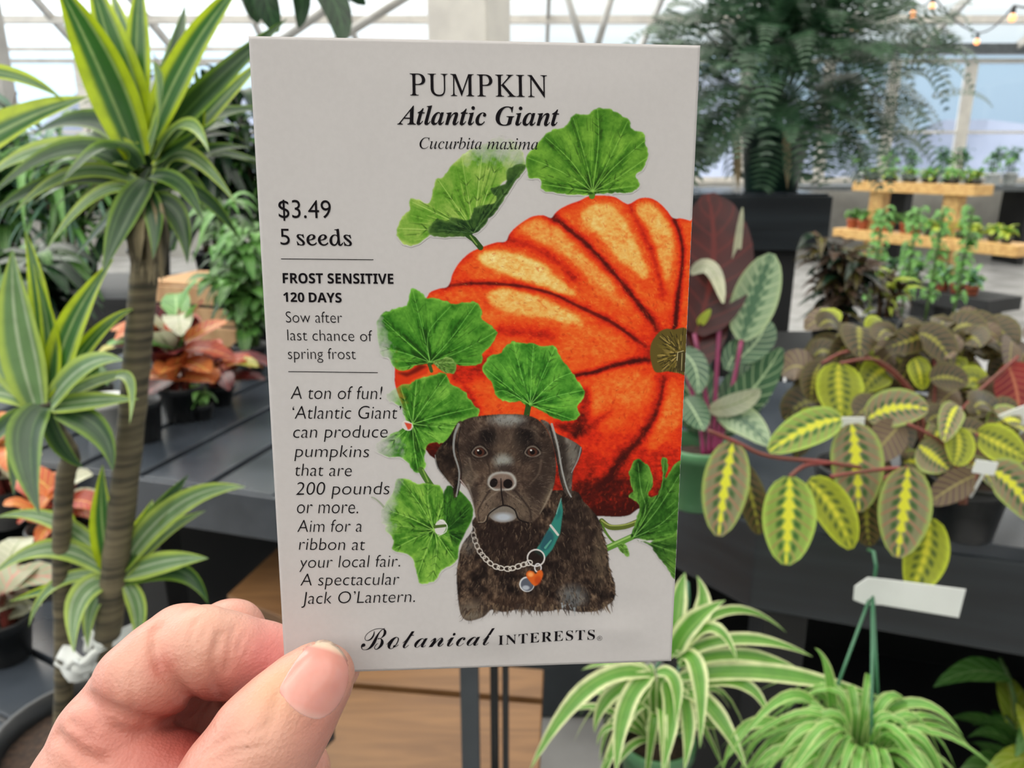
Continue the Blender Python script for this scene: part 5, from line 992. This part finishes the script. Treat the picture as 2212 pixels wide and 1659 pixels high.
# far bench under the windows with tall seedlings
fw = thing('window_bench', Vector((6.2, 11.3, 0)), 'long dark bench below the far right windows', 'bench')
b = MB(); b.box((6.3, 11.3, 1.06), (5.4, .8, .07)); b.build('top', M['steel'], fw, False)
for x in (3.8, 5.5, 7.2, 8.8):
    b = MB(); b.box((x, 11.3, .51), (.1, .6, 1.02)); b.build('leg', M['black_wood'], fw, False)
t0_ = bushy('tall_seedling', (4.9, 11.25, 1.095), 'pale green tall seedling standing along the far window bench', 'potted plant', ['blue_green', 'fresh'], 40, .42, .2, .16, .06, 'oval', .1, .16, 'white_plastic', 'stem_green', .8, .5, 'tall seedlings on the window bench', ns=5)
for i in range(1, 11):
    c = copy_tree(t0_); c.location = (4.9+i*.36, 11.25+.1*(-1)**i, 1.095); c.rotation_euler.z = i*1.1
# ------------------------------------------------------------------ string lights
bm_, bnt, bbs = newmat('warm_bulb'); _bn = tex(bnt, 40, 1); bnt.links.new(mixc(bnt, _bn, (1, .27, .05), (1, .34, .09)), bbs.inputs['Emission Color']); bbs.inputs['Emission Strength'].default_value = 1.3; bbs.inputs['Base Color'].default_value = (.8, .5, .3, 1)
sl_ = thing('string_lights', PY(2090, 20, 7.0), 'string of warm orange bulbs hung across the top right', 'string lights')
bul = [(1846, 66, 6.4), (1972, 30, 6.6), (2014, 13, 7.6), (2110, 90, 8.2), (2187, 38, 6.0)]
for px, py, Y in bul:
    q = PY(px, py, Y); b = MB(); b.lathe(q-Vector((0, 0, .03)), [(0, 0), (.018, .006), (.026, .024), (.022, .042), (.012, .056), (0, .058)], 14); b.build('bulb', bm_, sl_)
    b = MB(); b.lathe(q+Vector((0, 0, .026)), [(.013, 0), (.015, .01), (.015, .05), (0, .052)], 10); b.build('socket', M['cable'], sl_)
od = sorted(bul); b = MB(); pts = [PY(1700, -60, 6.5)]
for px, py, Y in od: pts.append(PY(px, py, Y)+Vector((0, 0, .078)))
pts.append(PY(2300, -20, 5.6)); sp = []
for a, c in zip(pts[:-1], pts[1:]): sp += [a.lerp(c, i/6)-Vector((0, 0, .05*math.sin(math.pi*i/6))) for i in range(6)]
b.tube(sp+[pts[-1]], .007, 6); b.build('cord', M['cable'], sl_)
# hanging plant whose leaves dip into the top of the view
hp = Pd(640, -150, 2.6)
t = thing('hanging_basket_plant', hp, 'hanging plant with glossy dark leaves at the top edge left of the white post', 'hanging plant'); pot(hp, .14, .18, M['dkgreen_plastic'], t); b = MB()
for q in [((640, -90), (720, 0), (738, 96), 62, 0), ((660, -90), (705, -30), (752, 40), 50, .1), ((560, -90), (575, 0), (600, 70), 54, .05), ((540, -80), (545, -10), (556, 50), 46, .1), ((620, -90), (650, -20), (645, 60), 46, .15), ((700, -100), (740, -40), (790, 10), 44, .1)]:
    leafpx(b, *q[:4], 2.55, q[4], 'oval', 10, nrm=(0, -1, .2), fold=.1)
b.build('foliage', M['dark_green'], t); b = MB()
for k_ in range(3):
    a = k_*2.1; b.tube([hp+Vector((.14*math.cos(a), .14*math.sin(a), .175)), hp+Vector((0, 0, .7))], .004, 6)
b.tube([hp+Vector((0, 0, .7)), Vector((hp.x, hp.y, EV+(RZ-EV)*(hp.y-WY0)/(RY-WY0) if hp.y < RY else EV+(RZ-EV)*(WY1-hp.y)/(WY1-RY)))], .004, 6)
b.build('hanger', M['cable'], t)

# ------------------------------------------------------------------ seed packet

PK_A, PK_B, PK_O = [], [], []
def _homog():
    src = [(0, 0), (1, 0), (1, 1), (0, 1)]; dst = np.array([[537, 78], [1513, 98], [1447, 1428], [613, 1456]], float)-[CX, CY]
    A = []
    for (x, y), (u, v) in zip(src, dst):
        A.append([x, y, 1, 0, 0, 0, -u*x, -u*y, -u]); A.append([0, 0, 0, x, y, 1, -v*x, -v*y, -v])
    h = np.linalg.svd(np.array(A))[2][-1].reshape(3, 3)
    return h if h[2, 2] > 0 else -h
HM = _homog(); HI = np.linalg.inv(HM)
def to_uv(px, py):
    q = HI@np.stack([np.asarray(px, float)-CX, np.asarray(py, float)-CY, np.ones(np.shape(px))]); return q[0]/q[2], q[1]/q[2]
_a, _b, _t = np.diag([1/FPX, 1/FPX, 1])@HM[:, 0], np.diag([1/FPX, 1/FPX, 1])@HM[:, 1], np.diag([1/FPX, 1/FPX, 1])@HM[:, 2]
_s = .080/np.linalg.norm(_a); PW = .080; PH = .080*np.linalg.norm(_b)/np.linalg.norm(_a)
CM = np.array([[1, 0, 0], [0, -sp_, cp], [0, -cp, -sp_]])           # camera (x right, y down, z forward) to world
PA = CM@(_a/np.linalg.norm(_a)); PB = CM@(_b/np.linalg.norm(_b)); PB = PB-PA*(PA@PB); PB /= np.linalg.norm(PB)
PO = np.array(EYE)+CM@(_t*_s); PN = np.cross(PB, PA); PN /= np.linalg.norm(PN)
if PN[1] > 0: PN = -PN                                               # points out of the front, towards the reader
def swell(u, v):
    u, v = np.asarray(u, float), np.asarray(v, float)
    e = np.clip(np.minimum(np.minimum(u, 1-u)/.10, np.minimum(v, 1-v)/.07), 0, 1); e = e*e*(3-2*e)
    h = .55*np.sin(np.pi*np.clip(u, 0, 1))*(.35+.65*np.clip(v, 0, 1))
    h = h+.42*(noise(u*5+3, v*3, 3)-.5)+.85*(noise(u*6+1, v*16, 9)-.5)*np.clip((v-.86)/.08, 0, 1)*np.clip((1.0-v)/.03, 0, 1)
    h = h+.10*(noise(u*14, v*9, 21)-.5)
    return (h*e+.25*np.sin(u*3.1+.4)*(1-v)*.6)*MM
def sheet(u, v, off=0.):
    u, v = np.asarray(u, float), np.asarray(v, float); z = swell(u, v)+off
    return PO+(u*PW)[..., None]*PA+(v*PH)[..., None]*PB+z[..., None]*PN
PAPER_PX = (194, 187, 183); PAPER = .60
def ink(c): return np.clip(s2l(c)/s2l(PAPER_PX)*PAPER*np.array((.965, .93, .93)), 0.004, .93)
def npmesh(name, v, f, mats, parent, smooth=True, colors=None):
    me = bpy.data.meshes.new(name); o = bpy.data.objects.new(name, me); COL.objects.link(o); o.parent = parent
    v = np.asarray(v, np.float64)-np.array(parent.location if parent else (0, 0, 0)); f = np.asarray(f, np.int32); k = f.shape[1]
    me.vertices.add(len(v)); me.vertices.foreach_set('co', v.astype(np.float32).ravel())
    me.loops.add(f.size); me.loops.foreach_set('vertex_index', f.ravel()); me.polygons.add(len(f))
    me.polygons.foreach_set('loop_start', np.arange(0, f.size, k, dtype=np.int32)); me.polygons.foreach_set('loop_total', np.full(len(f), k, np.int32))
    me.update(calc_edges=True); me.validate(); me.polygons.foreach_set('use_smooth', np.full(len(f), smooth))
    for m in mats: me.materials.append(m)
    if colors is not None:
        ca = me.color_attributes.new('Col', 'FLOAT_COLOR', 'POINT'); ca.data.foreach_set('color', np.hstack([colors, np.ones((len(colors), 1))]).astype(np.float32).ravel())
    return o
def colmat(name, rough=.45, spec=.4):
    m, nt, bs = newmat(name); a = nt.nodes.new('ShaderNodeVertexColor'); a.layer_name = 'Col'
    nt.links.new(a.outputs[0], bs.inputs['Base Color']); bs.inputs['Roughness'].default_value = rough; bs.inputs['Specular IOR Level'].default_value = spec
    return m, nt, bs
def gridmesh(nu, nv, flip=False):
    i = np.arange(nu*nv).reshape(nv, nu); q = np.stack([i[:-1, :-1], i[1:, :-1], i[1:, 1:], i[:-1, 1:]], -1).reshape(-1, 4)
    return q[:, ::-1] if flip else q
_p = sheet(np.array(.5), np.array(1.0))
packet = thing('seed_packet', Vector(_p), 'white paper pumpkin seed packet held up in front of the plants', 'seed packet')
pm_, pnt, pbs = newmat('packet_paper')
_pn = tex(pnt, 900, 3); pnt.links.new(mixc(pnt, _pn.step(.3, .7), tuple(ink(PAPER_PX)), tuple(ink(PAPER_PX)*.975)), pbs.inputs['Base Color']); pbs.inputs['Roughness'].default_value = .5
pbs.inputs['Specular IOR Level'].default_value = .18; bump(pnt, pbs, tex(pnt, 1400, 3), .06, .0002)
nu, nv = 140, 210
U, V_ = np.meshgrid(np.linspace(0, 1, nu), np.linspace(0, 1, nv))
rim_m = plain('cut_paper_edge', (246, 246, 242), (238, 238, 234), .6, 300, bmp=0)  # cut edge coloured whiter than the sheet, as if catching light
fp = npmesh('front_panel', sheet(U, V_).reshape(-1, 3), gridmesh(nu, nv), [pm_, rim_m], packet)
_so = fp.modifiers.new('paper', 'SOLIDIFY'); _so.thickness = .00042; _so.offset = -1; _so.material_offset_rim = 1
_bk = (PO+(U*PW)[..., None]*PA+(V_*PH)[..., None]*PB-(.0005+.0009*np.sin(np.pi*U)*np.sin(np.pi*np.clip(V_, 0, 1)))[..., None]*PN)
bp_ = npmesh('back_panel', _bk.reshape(-1, 3), gridmesh(nu, nv, True), [pm_], packet)
_so = bp_.modifiers.new('paper', 'SOLIDIFY'); _so.thickness = .0003; _so.offset = -1
# the printed picture
ART = paint_art()
gx = np.arange(AX0, AX1, 1.0); gy = np.arange(AY0, AY1, 1.0)
GX, GY = np.meshgrid(gx, gy)
def bil(img, x, y):
    fx = np.clip((x-AX0)*AS-.5, 0, AW-1.001); fy = np.clip((y-AY0)*AS-.5, 0, AH-1.001); i = fx.astype(int); j = fy.astype(int); a = fx-i; b = fy-j
    if img.ndim == 3: a, b = a[..., None], b[..., None]
    return (img[j, i]*(1-a)+img[j, i+1]*a)*(1-b)+(img[j+1, i]*(1-a)+img[j+1, i+1]*a)*b
al = bil(ART.a, GX, GY)[..., None]; cc = ink(bil(ART.rgb, GX, GY))*al+ink(PAPER_PX)*(1-al)
gu, gv = to_uv(GX.ravel(), GY.ravel()); gu = gu.reshape(GX.shape); gv = gv.reshape(GX.shape)
ok = (al[..., 0] > .01) & (gu < 1.0)
q = gridmesh(len(gx), len(gy)); inside = (gu.ravel()[q] < 1.0).all(1) & ok.ravel()[q].any(1); q = q[inside]
used, inv = np.unique(q, return_inverse=True)
vv = sheet(np.minimum(gu.ravel()[used], .9995), gv.ravel()[used], .00006)
ant_m, ant, abs_ = colmat('printed_ink', .55, .1)
npmesh('printed_illustration', vv, inv.reshape(-1, 4), [ant_m], packet, True, cc.reshape(-1, 3)[used])
# the printed lettering (built-in typeface; serif, italic and script letters come from its mathematical alphabets)
def alpha(s, up, lo, fix={}):
    return ''.join(fix.get(c) or (chr(up+ord(c)-65) if 'A' <= c <= 'Z' else chr(lo+ord(c)-97) if 'a' <= c <= 'z' else c) for c in s)
BOLD = lambda s: alpha(s, 0x1D400, 0x1D41A)
ITAL = lambda s: alpha(s, 0x1D434, 0x1D44E, {'h': '\u210e'})
BITAL = lambda s: alpha(s, 0x1D468, 0x1D482)
SCRIPT = lambda s: alpha(s, 0x1D49C, 0x1D4B6, {'B': '\u212c', 'o': '\u2134', 'e': '\u212f', 'g': '\u210a'})
SANSB = lambda s: alpha(s, 0x1D5D4, 0x1D5EE)
im_, int_, ibs = newmat('black_ink'); ibs.inputs['Roughness'].default_value = .6; ibs.inputs['Specular IOR Level'].default_value = .06
_in = tex(int_, 500, 2); int_.links.new(mixc(int_, _in, (.006, .005, .007), (.010, .008, .010)), ibs.inputs['Base Color'])
def glyphs(body, off=0., shear=0., spacing=1.):
    c = bpy.data.curves.new('lettering', 'FONT'); c.body = body; c.offset = off; c.shear = 0; c.resolution_u = 5; c.space_character = spacing
    o = bpy.data.objects.new('lettering', c); COL.objects.link(o); dg = bpy.context.evaluated_depsgraph_get()
    me = bpy.data.meshes.new_from_object(o.evaluated_get(dg)); bpy.data.objects.remove(o); bpy.data.curves.remove(c)
    v = np.empty(len(me.vertices)*3); me.vertices.foreach_get('co', v); v = v.reshape(-1, 3)[:, :2]
    f = [tuple(p.vertices) for p in me.polygons]; bpy.data.meshes.remove(me)
    v[:, 0] += shear*v[:, 1]; v[:, 0] -= v[:, 0].min()
    return v, f
def line(mb, body, L, R, top, off=0., shear=0., spacing=1., dense=True):
    """set a line of type so that its ink runs from L to R (print pixels, on the baseline) and rises TOP above it"""
    v, f = glyphs(body, off, shear, spacing); W, Hh = v[:, 0].max(), v[:, 1].max()
    ex = np.array(R, float)-np.array(L, float); k = v[:, 0]/W
    px = L[0]+ex[0]*k; py = L[1]+ex[1]*k-v[:, 1]/Hh*top
    u0, v0 = to_uv(px, py); du, dv = 0, 0
    # keep the letters upright on the sheet: shift along the sheet's own vertical
    ub, vb = to_uv(L[0]+ex[0]*k, L[1]+ex[1]*k); u0 = ub+(u0-ub)-(to_uv(np.full(len(k), L[0]+ex[0]/2), np.full(len(k), L[1]+ex[1]/2-10.))[0]-to_uv(np.full(len(k), L[0]+ex[0]/2), np.full(len(k), L[1]+ex[1]/2))[0])*v[:, 1]/Hh*top/10
    mb.add(sheet(u0, v0, .0001), f)
def Z4(x, y): return (580+x*.24113, 400+y*.24113)
def Z5(x, y): return (600+x*.3255, 800+y*.3255)
def Z8(x, y): return (740+x*.33454, 1310+y*.33454)
t_ = MB()
line(t_, ITAL('PUMPKIN'), (885, 207), (1181, 211), 47.5, 0, -.28, 1.06)
line(t_, BITAL('Atlantic Giant'), (858, 269.4), (1207, 272.5), 41.5, .0, 0, 1.0)
line(t_, ITAL('Cucurbita maxima'), (906, 321.6), (1161, 323.5), 25, -.002)
t_.build('title_lettering', im_, packet, False)
t_ = MB()
line(t_, '$3.49', Z4(90, 292), Z4(560, 297), 39, -.004); line(t_, '5', Z4(105, 533), Z4(190, 534), 34.5, -.004); line(t_, ITAL('seeds'), Z4(250, 536), Z4(745, 541), 36, .008, -.3)
for a, b in ((Z4(108, 660), Z4(937, 667)), (Z5(65, 8), Z5(660, 13))):
    x = np.array([a[0], b[0], b[0], a[0]]); y = np.array([a[1]-.7, b[1]-.7, b[1]+.7, a[1]+.7]); n = 24
    xs = np.concatenate([np.linspace(a[0], b[0], n)]*2); ys = np.concatenate([np.linspace(a[1], b[1], n)-.75, np.linspace(a[1], b[1], n)+.75])
    t_.add(sheet(*to_uv(xs, ys), .0001), [(i, i+n, i+n+1, i+1) for i in range(n-1)])
line(t_, SANSB('FROST SENSITIVE'), Z4(125, 877), Z4(1117, 882), 22, .004); line(t_, SANSB('DAYS'), Z4(358, 1047), Z4(652, 1050), 21, .004); line(t_, '\U0001d7ed\U0001d7ee\U0001d7ec', Z4(130, 1043), Z4(318, 1046), 20.5, .004)
for b, l, r, tp in (('Sow after', (152, 1230), (657, 1233), 24), ('last chance of', (165, 1390), (928, 1398), 24), ('spring frost', (170, 1557), (778, 1558), 24)):
    line(t_, b, Z4(*l), Z4(*r), tp, -.013)
t_.build('price_and_sowing_lettering', im_, packet, False)
t_ = MB()
for b, l, r, tp in (('A ton of fun!', (80, 190), (693, 190), 28), ('\u2018Atlantic Giant\u2019', (95, 322), (818, 318), 28), ('can produce', (98, 448), (725, 443), 27), ('pumpkins', (103, 575), (603, 574), 26),
                    ('that are', (110, 700), (487, 700), 26.5), ('200 pounds', (113, 826), (738, 818), 27.5), ('or more.', (122, 948), (528, 946), 19.5), ('Aim for a', (123, 1072), (553, 1067), 26.5),
                    ('ribbon at', (133, 1190), (575, 1189), 26), ('your local fair.', (135, 1310), (805, 1296), 26), ('A spectacular', (143, 1427), (803, 1416), 26), ('Jack O\u2019Lantern.', (148, 1548), (903, 1530), 26)):
    line(t_, b, Z5(*l), Z5(*r), tp, -.013, .17)
t_.build('description_lettering', im_, packet, False)
t_ = MB()
line(t_, SCRIPT('Botanical'), Z8(112, 276), Z8(975, 236), 46, 0, .1); line(t_, BOLD('INTERESTS'), Z8(995, 238), Z8(1618, 208), 22, -.006, 0, 1.15); line(t_, '\u00ae', Z8(1632, 216), Z8(1665, 214), 11, -.01)
t_.build('brand_lettering', im_, packet, False)
# ------------------------------------------------------------------ the hand (camera-space joints in mm, one continuous skin)
def cam3(px, py, d): return np.array([(px-CX)/FPX*d, (py-CY)/FPX*d, d])
def cone(p, a, b, ra, rb):
    ab = b-a; t = np.clip(((p-a)@ab)/(ab@ab), 0, 1); return np.linalg.norm(p-a-t[..., None]*ab, axis=-1)-(ra+(rb-ra)*t)
def smin(a, b, k): h = np.clip(.5+.5*(b-a)/k, 0, 1); return b*(1-h)+a*h-k*h*(1-h)
FING = {
 'thumb': [(690, 1462, 147.5, 6.6), (662, 1492, 146.5, 7.6), (618, 1545, 144, 9.0), (572, 1605, 141, 9.9), (520, 1690, 139, 10.6), (440, 1830, 141, 12.5), (300, 2000, 150, 15)],
 'index': [(716, 1438, 166.5, 6.2), (640, 1434, 166.5, 7.2), (560, 1426, 164.5, 7.8), (490, 1416, 161, 8.5), (438, 1408, 158.5, 9.3)],
 'index_root': [(395, 1398, 161.5, 8.9), (352, 1440, 157, 9.2), (305, 1478, 154, 9.2)],
 'knuckle': [(305, 1478, 158, 9), (240, 1592, 154, 10.4), (190, 1710, 152, 11.5), (160, 1900, 154, 14)],
 'middle': [(600, 1590, 172, 6.6), (560, 1500, 174, 7.4), (497, 1372, 176, 7.8), (400, 1440, 172, 8.6), (260, 1640, 165, 11), (180, 1850, 160, 14)],
 'ring': [(648, 1668, 170, 6.8), (620, 1610, 175, 7.2), (520, 1480, 181, 8), (420, 1560, 177, 8.6), (300, 1760, 170, 11), (230, 1920, 166, 13)],
 'little': [(600, 1760, 174, 5.8), (560, 1690, 180, 6.3), (500, 1600, 184, 6.8), (430, 1680, 180, 7.4), (350, 1860, 174, 10), (280, 1980, 170, 12)],
}
vox = .62
lo = np.array([-108., 36., 118.]); hi = np.array([-26., 122., 196.])
ax = [np.arange(lo[i], hi[i], vox) for i in range(3)]
P3 = np.stack(np.meshgrid(*ax, indexing='ij'), -1).astype(np.float32)
def chain(nm):
    j = FING[nm]; c = [cam3(*q[:3]) for q in j]; d = None
    for i in range(len(j)-1):
        e = cone(P3, c[i], c[i+1], j[i][3], j[i+1][3]); d = e if d is None else smin(d, e, 1.6)
    return d
D = smin(smin(chain('index'), chain('index_root'), .55), chain('knuckle'), .6); Dm = smin(chain('middle'), smin(chain('ring'), chain('little'), 1.2), 1.0)
palm = None
for a, b, ra, rb in (((255, 1650, 153), (380, 1770, 152), 11.5, 15), ((215, 1760, 154), (320, 2000, 160), 13, 20), ((330, 1800, 156), (260, 2050, 160), 18, 20)):
    e = cone(P3, cam3(*a), cam3(*b), ra, rb); palm = e if palm is None else smin(palm, e, 4)
D = smin(D, palm, .9); D = smin(D, Dm, 1.0); D = smin(D, chain('thumb'), 1.2)
def seat(px, py):                                    # depth at which the view ray through a pixel meets the skin
    for d in np.arange(124, 192, .25):
        i = np.round((cam3(px, py, d)-lo)/vox).astype(int)
        if (i >= 0).all() and (i < D0_.shape).all() and D0_[tuple(i)] < 0: return d
    return 160.
D0_ = D.copy()
def crease(pts, depth, wid):
    global D
    c = [cam3(p[0], p[1], seat(p[0], p[1])+.1) for p in smooth(pts, False, 5)]; e = None; m0 = np.minimum.reduce(c)-4*wid; m1 = np.maximum.reduce(c)+4*wid
    b = tuple(slice(max(int((m0[k]-lo[k])/vox), 0), max(int((m1[k]-lo[k])/vox)+1, 1)) for k in range(3)); Q = P3[b]
    for i in range(len(c)-1):
        q = cone(Q, c[i], c[i+1], 0, 0); e = q if e is None else np.minimum(e, q)
    D[b] += 1.35*depth*np.exp(-(e/wid)**2)
crease([(340, 1352), (336, 1400), (350, 1446), (395, 1496), (440, 1528)], 1.5, 1.0)
crease([(474, 1372), (462, 1420), (464, 1465), (482, 1505)], .8, .7)
crease([(508, 1355), (494, 1400), (490, 1450)], .45, .5); crease([(524, 1372), (512, 1410)], .35, .45); crease([(540, 1385), (530, 1420)], .3, .4)
crease([(425, 1340), (412, 1385), (416, 1430)], .4, .6); crease([(446, 1350), (436, 1390)], .3, .5)
crease([(168, 1500), (205, 1518), (250, 1538), (300, 1552), (360, 1562), (425, 1552)], 1.6, 1.2)
crease([(120, 1588), (165, 1622), (215, 1650)], 1.3, 1.1); crease([(150, 1560), (180, 1580), (200, 1600)], .5, .7)
crease([(284, 1455), (290, 1490), (286, 1530)], .4, .5); crease([(232, 1480), (240, 1512)], .3, .45); crease([(255, 1470), (262, 1500)], .25, .4); crease([(205, 1500), (200, 1530)], .3, .5)
crease([(600, 1496), (596, 1540), (575, 1580)], .3, .8); crease([(585, 1520), (575, 1560), (545, 1585)], .25, .5)
crease([(450, 1625), (500, 1595), (540, 1590)], .25, .5); crease([(470, 1650), (520, 1622), (575, 1612)], .25, .5); crease([(500, 1575), (530, 1562), (560, 1560)], .2, .4)
nz = fbm(P3[..., 0]/6, P3[..., 1]/6+P3[..., 2]/7, 3, 2)-.5; D = D+.45*nz
def surface_nets(D, lo, h):
    S = D < 0; nx, ny, nz = D.shape
    c = np.zeros((nx-1, ny-1, nz-1), np.int8)
    for i in (0, 1):
        for j in (0, 1):
            for k in (0, 1): c += S[i:nx-1+i, j:ny-1+j, k:nz-1+k]
    act = np.argwhere((c > 0) & (c < 8)); idx = -np.ones(c.shape, np.int64); idx[tuple(act.T)] = np.arange(len(act))
    acc = np.zeros((len(act), 3)); cnt = np.zeros(len(act))
    cor = [(i, j, k) for i in (0, 1) for j in (0, 1) for k in (0, 1)]
    for a in cor:
        for b in cor:
            if a < b and sum(abs(x-y) for x, y in zip(a, b)) == 1:
                da = D[tuple((act+a).T)]; db = D[tuple((act+b).T)]; m = (da < 0) != (db < 0)
                t = np.where(m, da/np.where(m, da-db, 1), 0); p = np.array(a)+t[:, None]*(np.array(b)-np.array(a))
                acc += p*m[:, None]; cnt += m
    v = lo+(act+acc/cnt[:, None])*h; F = []
    for d in range(3):
        e = [0, 0, 0]; e[d] = 1; sl = [slice(0, n-q) for n, q in zip(D.shape, e)]; sh = [slice(q, None) for q in e]
        s0, s1 = S[tuple(sl)], S[tuple(sh)]; o1, o2 = [x for x in range(3) if x != d]
        for flip in (False, True):
            E_ = np.argwhere((s0 & ~s1) if not flip else (~s0 & s1))
            E_ = E_[(E_[:, o1] > 0) & (E_[:, o2] > 0) & (E_[:, o1] < D.shape[o1]-1) & (E_[:, o2] < D.shape[o2]-1)]
            A = E_.copy(); B = E_.copy(); B[:, o1] -= 1; Cc = B.copy(); Cc[:, o2] -= 1; Dd = E_.copy(); Dd[:, o2] -= 1
            q = np.stack([idx[tuple(k.T)] for k in (A, B, Cc, Dd)], 1)
            if flip ^ (d == 1): q = q[:, ::-1]
            F.append(q)
    F = np.vstack(F); return v, F[(F >= 0).all(1)]
hv, hf = surface_nets(D, lo, vox)
for _ in range(2):                                   # relax
    s_ = np.zeros_like(hv); n_ = np.zeros(len(hv))
    for i in range(4):
        for j in (hf[:, (i+1) % 4], hf[:, (i+3) % 4]):
            np.add.at(s_, hf[:, i], hv[j]); np.add.at(n_, hf[:, i], 1)
    hv = hv*.5+.5*s_/np.maximum(n_, 1)[:, None]
pxh = CX+FPX*hv[:, 0]/hv[:, 2]; pyh = CY+FPX*hv[:, 1]/hv[:, 2]
# skin tones: paler over stretched skin, redder at pads and in the folds, plus painted shade in the thumb gap
base = np.tile(s2l((226, 164, 144)), (len(hv), 1)); red = s2l((206, 104, 92)); pale = s2l((232, 188, 160))
def patch(c, r, a, col):
    global base
    k = (a*np.exp(-((hv-cam3(*c))**2).sum(1)/r**2))[:, None]; base = base*(1-k)+col*k
nn = fbm(hv[:, 0]/5, hv[:, 1]/5+hv[:, 2]/6, 6, 3)[:, None]; base = base*(1-.3*nn)+.3*nn*red
for c, r, a, col in (((580, 1425, 158), 9, .75, s2l((234, 128, 126))), ((430, 1420, 152), 6, .35, pale), ((470, 1350, 158), 7, .5, pale), ((600, 1470, 138), 6, .5, s2l((236, 176, 120))), ((690, 1400, 142), 8, .35, pale),
                     ((240, 1560, 142), 9, .4, red), ((430, 1620, 150), 12, .8, s2l((168, 58, 54))), ((440, 1590, 160), 11, .9, s2l((150, 44, 40))), ((330, 1620, 142), 10, .35, red), ((290, 1460, 146), 8, .3, pale), ((560, 1590, 132), 8, .25, pale), ((700, 1560, 140), 7, .3, red), ((350, 1440, 149), 3.2, .6, red), ((445, 1535, 165), 8, .4, red), ((200, 1516, 144), 3, .5, red), ((300, 1552, 144), 3, .5, red), ((380, 1560, 146), 4, .5, red), ((150, 1610, 141), 4, .4, red)):  # the two darkest reds paint the shade between thumb and index
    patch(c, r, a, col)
hw = np.array(EYE)+(hv*MM)@CM.T
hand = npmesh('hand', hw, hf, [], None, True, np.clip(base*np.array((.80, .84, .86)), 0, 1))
tag(hand, 'bare left hand pinching the lower left corner of the seed packet', 'hand')
sk, snt, sbs = colmat('skin', .42, .45); hand.data.materials.append(sk)
sbs.inputs['Subsurface Weight'].default_value = .22; sbs.inputs['Subsurface Radius'].default_value = (1, .35, .2); sbs.inputs['Subsurface Scale'].default_value = .0016
_v = tex(snt, 1500, 2, 'Voronoi'); _n = tex(snt, 420, 4, stretch=(1, .35, 1.6)); _w = tex(snt, 190, 5, stretch=(1.6, .5, .8), dist=.6); bump(snt, sbs, _v*.3+_n*.8+_w*.8, .6, .0004)
# thumbnail, seated on the skin
bv = BVHTree.FromPolygons([Vector(p) for p in hw], [tuple(int(i) for i in q) for q in hf])
nm = MB(); NO = smooth([(602, 1494), (612, 1466), (632, 1432), (654, 1402), (680, 1386), (706, 1382), (734, 1400), (755, 1436), (756, 1474), (744, 1508), (722, 1538), (690, 1556), (656, 1549), (624, 1526)], True, 3)
nail_c = np.array((684., 1470.)); nax = np.array((50., -163.)); NR, NK = 12, len(NO)
for j in range(NR+1):
    for i in range(NK):
        f = .04+.96*j/NR; p = nail_c+(NO[i]-nail_c)*f; d = ray(*p).normalized(); h, n_, _, _ = bv.ray_cast(EYE, d)
        g = f
        while h is None or (h-EYE).length > .163: g -= .04; h, n_, _, _ = bv.ray_cast(EYE, ray(*(nail_c+(NO[i]-nail_c)*g)).normalized())
        dep = (h-EYE).dot(ray(CX, CY)); h = Pd(p[0], p[1], dep)
        t = (p-nail_c)@nax/(nax@nax)+.52
        nm.v.append(tuple(h-d*(.00055*(1-f**4)-.00006+(.0003*max(0, t-.8)/.2)))); nm.uv.append((.5+((p-nail_c)@np.array((163., 50.)))/171**2, t))
nm.f = [(j*NK+i, j*NK+(i+1) % NK, (j+1)*NK+(i+1) % NK, (j+1)*NK+i) for j in range(NR) for i in range(NK)]+[tuple(range(NK))[::-1]]; nm.mi = [0]*len(nm.f)
nmat, nnt, nbs = newmat('nail'); _u, _v, _a = uv_of(nnt)
_tip = (_v+(_u*_u)*.10); c_ = mixc(nnt, _tip.step(.90, .98), lin(216, 150, 138), lin(234, 208, 184)); c_ = mixc(nnt, _v.step(.2, .04)*.6, c_, lin(230, 190, 180)); c_ = mixc(nnt, (tex(nnt, 300, 2)).step(.3, .8)*.2, c_, lin(202, 122, 112))
nnt.links.new(c_, nbs.inputs['Base Color']); nbs.inputs['Roughness'].default_value = .27; nbs.inputs['Coat Weight'].default_value = .25; nbs.inputs['Subsurface Weight'].default_value = .2; nbs.inputs['Subsurface Scale'].default_value = .001
nail = nm.build('thumbnail', nmat, hand); nail['label'] = 'pink thumbnail with a pale tip'
nail.modifiers.new('thick', 'SOLIDIFY').thickness = .0004
